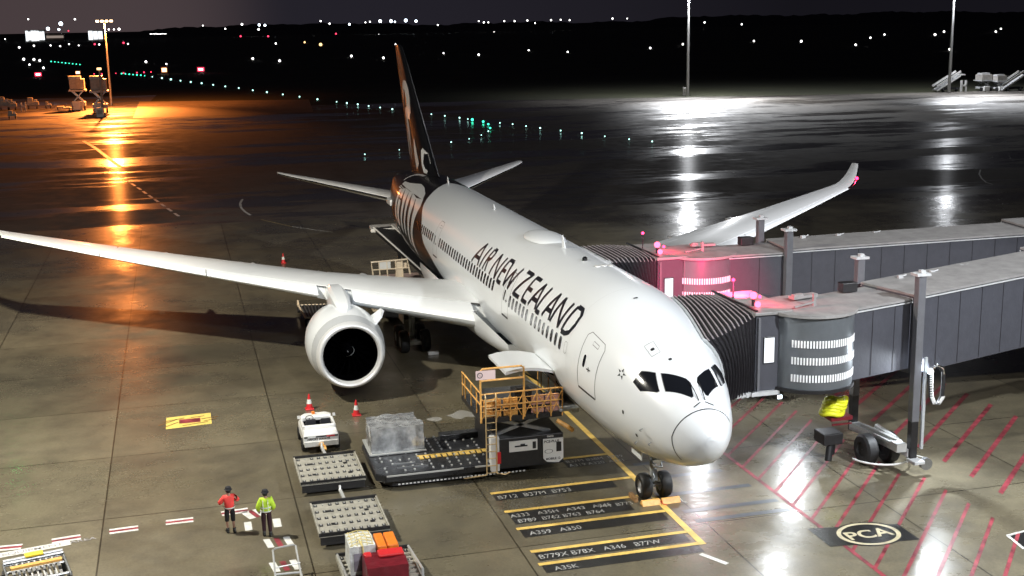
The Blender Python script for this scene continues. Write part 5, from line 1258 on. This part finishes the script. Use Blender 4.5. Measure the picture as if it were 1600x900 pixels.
b=MB(); b.bar((a.x-2,a.y-.8,.4),(a.x-2,a.y-.8,a.z-.6),.2); b.box(((a.x+c_.x)/2,(a.y+c_.y)/2,.7),(6,1.8,.6)); b.build('chassis',M_DARK,t)
for i,(u0,u1,v0,v1,lab) in enumerate(((466,512,473,493,'empty dolly seen left of the engine beyond the wing'),(572,640,458,482,'empty dolly with cream rails seen between engine and main gear'))):
    t=thing('baggage_dolly',(33,14-4*i,0),lab,'dolly','empty dollies beyond the wing'); a=G(u0,v0+4,.5); c_=G(u1+6,v0+2,.5); e_=G(u1+2,v1+2,.5); f_=G(u0+12,v1+4,.5)
    t.location=((a.x+e_.x)/2,(a.y+e_.y)/2,0); t['_w']=list(t.location)
    b=MB(); b.add([a,c_,e_,f_]+[p+Vector((0,0,-.12)) for p in (a,c_,e_,f_)],[(0,1,2,3),(7,6,5,4),(0,4,5,1),(1,5,6,2),(2,6,7,3),(3,7,4,0)]); b.build('deck',M_DARK,t)
    b=MB(); b.tube([a+Vector((0,0,.35)),a,f_,f_+Vector((0,-.3,.0)),e_],.07,6); b.tube([a,c_],.05,6); b.build('rail_frame',M_CREAM,t)
    b=MB()
    for k in range(9): b.bar(a.lerp(c_,(k+.5)/9)+Vector((0,0,.03)),f_.lerp(e_,(k+.5)/9)+Vector((0,0,.03)),.07,.04)
    b.build('deck_bars',M_CREAM if i else M_STEEL,t)
    for p in (a,c_,e_,f_):
        b=MB(); b.lathe([(-.07,.01),(-.07,.2),(.07,.2),(.07,.01)],(p.x,p.y,.2),'Y',12); b.build('wheel',M_TYRE,t)
t=thing('aircraft_tow_tug',(31,8,0),'low cream electric tug parked beyond the engine, left of the main wheels','tug')
a=G(586,478,.7); c_=G(640,474,.7); t.location=(a.x,(a.y+c_.y)/2,0); t['_w']=list(t.location); cy=(a.y+c_.y)/2; L=abs(a.y-c_.y)
b=MB(); b.prism([(a.x-.55,cy-L/2+.1),(a.x-.55,cy+L/2-.4),(a.x-.3,cy+L/2),(a.x+.6,cy+L/2),(a.x+.6,cy-L/2)],.3,.85); b.build('body',mat('cream_vehicle_paint',(.68,.62,.50),.4,noise=.15),t,bevel=.08)
b=MB(); b.box((a.x+.1,cy+L/2-.7,1.15),(.6,.5,.6)); b.box((a.x+.1,cy+L/2-1.2,1.1),(.5,.3,.5)); b.build('seat_and_column',M_YELLOW,t,bevel=.06)
for dy in (-.35,.35):
    for dx in (-.4,.45):
        b=MB(); b.lathe([(-.1,.02),(-.1,.28),(.1,.28),(.1,.02)],(a.x+dx,cy+dy*L,.28),'X' if 0 else 'Y',14); b.build('wheel',M_TYRE,t)

# ================================================================== FLOOD MASTS AND FAR FIELD
def mast(x,y,h,label,col,power,em,r=.35,heads=4,target=None,spot=130,wide=20000):
    t=thing('floodlight_mast',(x,y,0),label,'floodlight mast')
    if power: lamp('mast_pole_light',(x-2.2,y-.3,h-2),3500,col,.3,80,(x-.2,y,h*.3),.6)
    b=MB(); b.tube([(x,y,0),(x,y,h*.55),(x,y,h)],[r,r*.75,r*.5],12); b.build('mast_pole',M_GALV,t,smooth='auto')
    b=MB(); b.box((x,y,h+.1),(1.2,4.2,.25)); b.build('lamp_frame',M_DARK,t)
    for k in range(heads):
        yy=y-1.6+3.2*k/(heads-1); b=MB(); b.box((x-.5,yy,h-.15),(.7,.7,.35)); hd=b.build('lamp_head',M_DARK,t); b=MB(); b.box((x-.88,yy,h-.18),(.08,.66,.42)); b.build('lamp_glass',em,hd)
    if power:
        lamp('mast_flood',(x-.6,y,h-.7),power,col,.9,spot,target or (x-h*1.1,y,0),1.0)
        lamp('mast_flood',(x-.6,y,h-.9),power*.16,col,.6,150,(x+2,y,0),.5)
        lamp('mast_flood',(x-.9,y,h-.7),wide,col,.8,150,(x-60,y,0),.5)
    return t
t=mast(286,32.3,20.6,'tall floodlight mast with an orange sodium head at the far left apron',(1,.27,.05),560000,E_ORANGE,.32,spot=82,wide=17000)
mast(248,-104.6,25,'tall floodlight mast right of centre whose head is above the picture',(.95,.97,1),400000,E_WHITE,.4,spot=82,wide=15000)
mast(226.5,-163.3,25,'tall floodlight mast near the right edge whose head is above the picture',(.92,.95,1),300000,E_WHITE,.4,spot=76,wide=3500)
mast(13,28,25.5,'apron floodlight mast standing just outside the left edge','',0,E_WHITE,.4); 
t=thing('short_lamp_post',(246.5,32.3,0),'short lamp post in front of the orange floodlight mast','lamp post')
b=MB(); b.tube([(246.5,32.3,0),(246.5,32.4,10)],[.28,.18],8); b.build('post',M_ORLIT,t); b=MB(); b.box((246.5,32.4,10.2),(.6,.9,.45)); b.build('lamp_head',E_AMB,t)
def sph(name,P,r,em,label,cat,group,post=True):
    t=thing(name,(P.x,P.y,0),label,cat,group); b=MB(); b.ball(P,r,6); b.build('lamp',em,t)
    if post and P.z>.3: b=MB(); b.tube([(P.x,P.y,0),(P.x,P.y,P.z)],r*.25,4); b.build('post',M_DARK,t)
    return t
_cnt={}
def nth(lab):
    k=_cnt[lab]=_cnt.get(lab,0)+1; sf='th' if 10<=k%100<=20 else {1:'st',2:'nd',3:'rd'}.get(k%10,'th')
    return '%s, %d%s from the left'%(lab,k,sf)
_cache={}
def field_light(u,v,px,em,label,group,z=.35,name='taxiway_light',cat='taxiway light'):
    label=nth(label); P=G(u,v,z); dist=(P-Vector((CX,CY,CZ))).length; r=px*random.uniform(.26,.42)*dist/FL
    key=(name,em.name)
    if key not in _cache:
        t=thing(name,(0,0,0),label,cat,group); b=MB(); b.ball(Vector((0,0,0)),1,6); b.build('lamp',em,t); _cache[key]=t; o=t
    else:
        o=_cache[key].copy(); COL.objects.link(o); 
        for ch in _cache[key].children: c_=ch.copy(); COL.objects.link(c_); c_.parent=o
        o['label']=label; o['group']=group
    o.location=(P.x,P.y,max(z,r*.9)); o.scale=(r,r,r); return o
g1='green taxiway edge lights'; lg='tiny pale green light on the dark taxiway edge'
row=[(190,115),(196,115.3),(202,116),(208,116.5),(214,117),(220,117.5),(226,118.2),(238,120),(253,122),(267,124),(282,126),(298,128),(315,130),(333,132.5),(352,135),(373,137.5),(395,141),(417,144),(442,147.5),(468,151),(496,155),(526,159),(542,161),(559,163),(576,165.5),(594,168),(613,170.5),(653,176),(674,178.5),(695,181),(718,184),(731,186),(801,194),(822,197),(844,200),(876,204),(909,208),(945,213),(983,217.5),(1019,221)]
for i,(u,v) in enumerate(row): field_light(u,v,2.6 if u<240 else 3.2,E_GREEN if u<228 else E_TEAL,lg if u<228 else 'small pale teal light in the curving taxiway row','green taxiway lights at the far end' if u<228 else 'pale teal taxiway lights in a row')
for u,v in ((738,187),(755,190),(763,194),(766,200)): field_light(u,v,5,E_GREEN,'bright green light in the short curve right of the tail fin','bright green taxiway lights in the curve')
for u,v in sorted(((763,205),(752,211),(733,217),(705,222),(781,192),(570,241),(624,234),(670,228))): field_light(u,v,2.6,E_TEAL,'small pale light in the short branch row near the tail fin','pale taxiway lights in the branch row')
for k in range(9): field_light(80+5.6*k,96+.6*k,2.1,E_GREEN,'green light in the far left cluster','green lights in the far left cluster')
for u,v in ((147,115.5),(159,115.5),(170,114.5),(181,114.5),(193,114),(214,113.5),(225,113),(236,112.5)): field_light(u,v,2.6,E_REDS,'small red light on the runway line left of the mast','red runway lights',name='runway_light',cat='runway light')
for (u,v,w_,h_,em,lab) in ((60,117,12,8,E_REDS,'small lit red sign far left on the dark field'),(314,109,13,9,E_REDS,'small lit red sign right of the orange mast'),(257,110,10,10,E_AMB,'small lit amber sign beside the taxiway lights'),(122,114,8,6,E_AMB,'small lit amber sign left of the mast')):
    P=G(u,v+h_/2,0); dist=(P-Vector((CX,CY,CZ))).length; s_=dist/FL; t=thing('airfield_sign',(P.x,P.y,0),lab,'airfield sign')
    b=MB(); b.box((P.x,P.y,h_*s_/2+.1),(.5,w_*s_,h_*s_)); f_=b.build('sign_box',M_RED,t); b=MB(); b.box((P.x-.3,P.y,h_*s_/2+.1),(.05,w_*s_*.72,h_*s_*.6)); b.build('lit_face',em,t)
    b=MB(); b.box((P.x-.36,P.y,h_*s_/2+.1),(.05,w_*s_*.45,h_*s_*.28)); b.build('lit_centre',E_WHITE,t)
# white lights scattered over the airfield and the town behind
wl=[(30,74),(53,71.5),(79,71),(94,72),(108,69),(123,71),(37,92.5),(53,93),(62,94.5),(46,101),(68,106),(228,96.5),(260,100),(395,91.5),(437,95),(549,87.5),(599,90.5),(693,83),(748,85.5),(826,78.5),(887,81),(1016,75),(1067,69),(1178,64),(1252,64.5),(1360,59),(1382,54),(1461,54),(1475,49.5),(1484,77),(1556,49.5),(1564,45),(431,68),(618,69.5),(1337,70),(155,69.5),(200,68.5)]
for i,(u,v) in enumerate(sorted(wl)): field_light(u,v,4.0 if v>75 or u>1000 else 3.2,E_WHITE,'small white lamp on the dark airfield','white lamps on the airfield',z=1.0,name='field_lamp',cat='lamp')
for u,v,px in ((476,66,4),(501,70,6)): field_light(u,v,px,E_AMB,'warm coloured lamp in the middle distance','warm lamps in the middle distance',z=1,name='field_lamp',cat='lamp')
for u,v in sorted(((419,57),(376,57),(462,53),(525,53),(107,49),(193,67),(148,69))): field_light(u,v,3.4,E_REDS,'small red lamp in the far distance','red lamps in the distance',z=1,name='red_obstruction_lamp',cat='lamp')
def hill_light(u,v,px,em,label,group):
    label=nth(label); d=ray(u,v); s_=2300/d.x; P=Vector((CX,CY,CZ))+s_*d; r=px*random.uniform(.26,.42)*P.length/FL
    key=('town_light',em.name)
    if key not in _cache:
        t=thing('town_light',(0,0,0),label,'lamp',group); b=MB(); b.ball(Vector((0,0,0)),1,6); b.build('lamp',em,t); _cache[key]=t; o=t
    else:
        o=_cache[key].copy(); COL.objects.link(o)
        for ch in _cache[key].children: c_=ch.copy(); COL.objects.link(c_); c_.parent=o
        o['label']=label; o['group']=group
    o.location=P; o.scale=(r,r,r)
for u,v,px in sorted(((594,33,7),(611,33,6),(617,34,5),(634,32,9),(650,33,7),(95,37,9),(92,46,6),(75,45,6),(405,39,6),(414,39.5,5),(546,38,5))): hill_light(u,v,px,E_BLUE,'bright cool white lamp on the skyline','bright lamps on the skyline')
for u,v,px in sorted(((44,30,4),(117,30,3),(501,33,3.5),(515,37,4),(571,35,3.5),(578,34,3.5),(684,39,4),(748,33,3.5),(756,35,4),(763,35,3),(788,33,3.5),(804,33,3),(824,32,3.5),(836,36,3),(861,31.5,4),(876,31,3.5),(890,31.5,3),(957,29,4),(980,29,2.5),(1101,35,4),(1159,38,4),(317,40,3),(352,45,3.5),(378,38,5),(404,46,4),(186,45.5,5),(178,46,4),(170,46,3),(1483,42,3),(8,61,3),(772,51,4),(675,58,3),(681,58,3),(592,54,3),(599,59,3))): hill_light(u,v,px,E_WHITE,'tiny white town lamp along the horizon','town lamps along the horizon')
for k in range(22): hill_light(530+2.9*k,70.5-.12*k+random.uniform(-.6,.6),1.8,E_WHITE,'faint white lamp in the distant row left of the fin tip','faint lamps left of the fin tip')
for k in range(16): hill_light(728+2.4*k,58+random.uniform(-.4,.4),2.0,E_WHITE,'faint white lamp in the distant row right of the fin tip','faint lamps right of the fin tip')
for k in range(12): hill_light(235+2.2*k,53+random.uniform(-.3,.3),1.8,E_WHITE,'faint white lamp in the short row right of the orange mast','faint lamps right of the orange mast')
for k in range(12): hill_light(47+2.2*k,71.5+random.uniform(-.5,.5),2.2,E_AMB,'faint amber lamp in a distant row','faint amber lamps in a distant row')
# lit buildings under the town glow
for (u0,u1,v0,v1,lab) in ((40,70,47,58,'brightly lit white hangar far away at the upper left'),(138,161,47,58,'lit pale hangar far away behind the orange mast'),(72,100,53,59,'dim long building between the two lit hangars')):
    D=2100; A=GX(u0,v1,D); B_=GX(u1,v1,D); C_=GX(u0,v0,D); w_=abs(A.y-B_.y); h_=C_.z; yc=(A.y+B_.y)/2
    t=thing('hangar',(D,yc,0),lab,'hangar'); b=MB(); b.box((D+8,yc,h_/2),(15,w_,h_)); b.prism([],0,0) if 0 else None
    b.build('wall',M_ORLIT,t); n_=7 if u0<60 else 3
    if u0!=72:
        for k in range(n_):
            b=MB(); b.box((D-.5,yc-w_/2+w_*(k+.5)/n_,h_*.5),(.5,w_/n_*.86,h_*random.uniform(.65,.9))); b.build('lit_bay',E_WIN,t)
    else: b=MB(); b.box((D-.5,yc,h_*.6),(.5,w_*.95,h_*.3)); b.build('lit_bay',emit('dim_window_glow',(1,.8,.7),.25),t)
# remote stand equipment on the orange lit apron
def rig(u,v,w,h,label,kind):
    P=G(u,v); s_=(P-Vector((CX,CY,CZ))).length/FL; W_=w*s_; H_=h*s_; t=thing(kind,(P.x,P.y,0),label,kind.replace('_',' ')); x,y=P.x,P.y
    if kind=='catering_truck':
        b=MB(); b.box((x,y,H_*.82),(W_*.8,W_*.85,H_*.32)); b.build('box_body',M_ORLIT,t,bevel=.05); b=MB(); b.box((x-W_*.1,y+.1*W_,H_*1.02),(W_*.5,W_*.7,H_*.10)); b.build('roof_unit',M_LTGREY,t); b=MB(); b.box((x,y,H_*.62),(W_,W_,H_*.05)); b.build('platform',M_LTGREY,t); b=MB(); b.box((x,y,H_*.2),(W_*.8,W_*.8,H_*.12)); b.build('chassis',M_LTGREY,t)
        b=MB()
        for s2 in (-1,1):
            for xx in (-.35,.35): b.bar((x+xx*W_,y-s2*W_*.4,H_*.2),(x+xx*W_,y+s2*W_*.4,H_*.65),.25)
        b.build('scissor_lift',M_STEEL,t); b=MB(); b.box((x-W_*.45,y+W_*.1,H_*.16),(W_*.3,W_*.45,H_*.28)); b.build('cab',M_WPAINT,t,bevel=.1)
        for yy in (-.35,.35): b=MB(); b.lathe([(-.2,.02),(-.2,.5),(.2,.5),(.2,.02)],(x-W_*.3,y+yy*W_,.5),'Y',12); b.build('wheel',M_TYRE,t)
    elif kind=='boarding_stairs':
        b=MB(); n_=9
        for k in range(n_): b.box((x,y+W_*(-.5+(k+.5)/n_)*1.0,H_*.75*(1-(k+.5)/n_)+.3 if 1 else 0),(2.0,W_/n_*1.05,.35))
        b.build('steps',M_LTGREY,t); b=MB()
        for xx in (-1,1):
            b.bar((x+xx,y-W_*.5,H_*.75+1.3),(x+xx,y+W_*.5,1.4),.12,.5); b.bar((x+xx,y-W_*.5,H_*.75+.2),(x+xx,y+W_*.5,.3),.14,.3)
        b.bar((x,y-W_*.7,H_*.85),(x,y-W_*.45,H_*.85),2.1,.25); b.build('side_panels',M_WPAINT,t)
        b=MB(); b.box((x,y-.1*W_,.7),(2.1,W_*.8,.5)); b.build('chassis',M_DARK,t)
        for yy in (-.35,.25): b=MB(); b.lathe([(-.15,.02),(-.15,.45),(.15,.45),(.15,.02)],(x-1.0,y+yy*W_,.45),'Y',12); b.build('wheel',M_TYRE,t)
    elif kind=='equipment_cabinet':
        b=MB(); b.box((x,y,H_/2),(W_*.6,W_,H_)); b.build('cabinet',M_WPAINT,t,bevel=.05); b=MB(); b.box((x-W_*.32,y,H_*.55),(.05,W_*.7,H_*.5)); b.build('door',M_ORLIT,t)
    elif kind=='ground_cart':
        b=MB(); b.box((x,y,H_*.45),(W_*.6,W_,H_*.3)); b.box((x,y+W_*.2,H_*.75),(W_*.45,W_*.45,H_*.4)); b.build('body',M_ORLIT,t,bevel=.08); b=MB(); b.box((x,y-W_*.25,H_*.7),(W_*.4,W_*.25,H_*.15)); b.build('deck',M_WPAINT,t)
        for yy in (-.35,.35): b=MB(); b.lathe([(-.12,.02),(-.12,.35),(.12,.35),(.12,.02)],(x-W_*.25,y+yy*W_,.35),'Y',10); b.build('wheel',M_TYRE,t)
    elif kind=='portal_frame':
        b=MB(); b.box((x,y-W_*.4,H_/2),(.5,W_*.22,H_)); b.box((x,y+W_*.4,H_/2),(.5,W_*.22,H_)); b.box((x,y,H_*.55),(.5,W_,H_*.15)); b.build('frame',M_WPAINT,t)
    return t
rig(124,172,24,46,'orange lit high lift truck left of the short lamp post','catering_truck'); rig(158,176,26,50,'orange lit high lift truck behind the short lamp post','catering_truck')
for i,(u,v,w,h,l) in enumerate(((8,172,14,20,'orange lit cart at the extreme left edge'),(20,172,12,16,'orange lit cart second from the left edge'),(52,170,16,17,'larger orange lit cart left of the high lift trucks'),(76,170,9,11,'small orange lit cart with a pale top near the slanting line'),(100,172,22,6,'low flat orange lit cart left of the high lift trucks'),(20,186,12,13,'orange lit cart in the nearer row at the left edge'))): rig(u,v,w,h,l,'ground_cart')
rig(37,173,7,12,'narrow pale frame on the orange lit apron','portal_frame'); rig(157,183,10,14,'pale cabinet at the foot of the short lamp post','equipment_cabinet'); rig(124,172,10,12,'pale cabinet in front of the left high lift truck','equipment_cabinet')
rig(1069,149,5,12,'small pale cabinet at the foot of the middle mast','equipment_cabinet')
rig(1478,143,38,28,'boarding stairs beside the right floodlight mast','boarding_stairs'); s_=rig(1578,142,34,26,'boarding stairs at the right edge facing the other way','boarding_stairs'); 
rig(1505,143,9,16,'narrow white H shaped frame between the stairs','portal_frame'); rig(1536,142,20,24,'white topped high lift truck beyond the right mast','catering_truck'); rig(1560,142,18,22,'high lift truck next to the right hand stairs','catering_truck')
for o in bpy.data.objects:
    if '_w' in o: del o['_w']
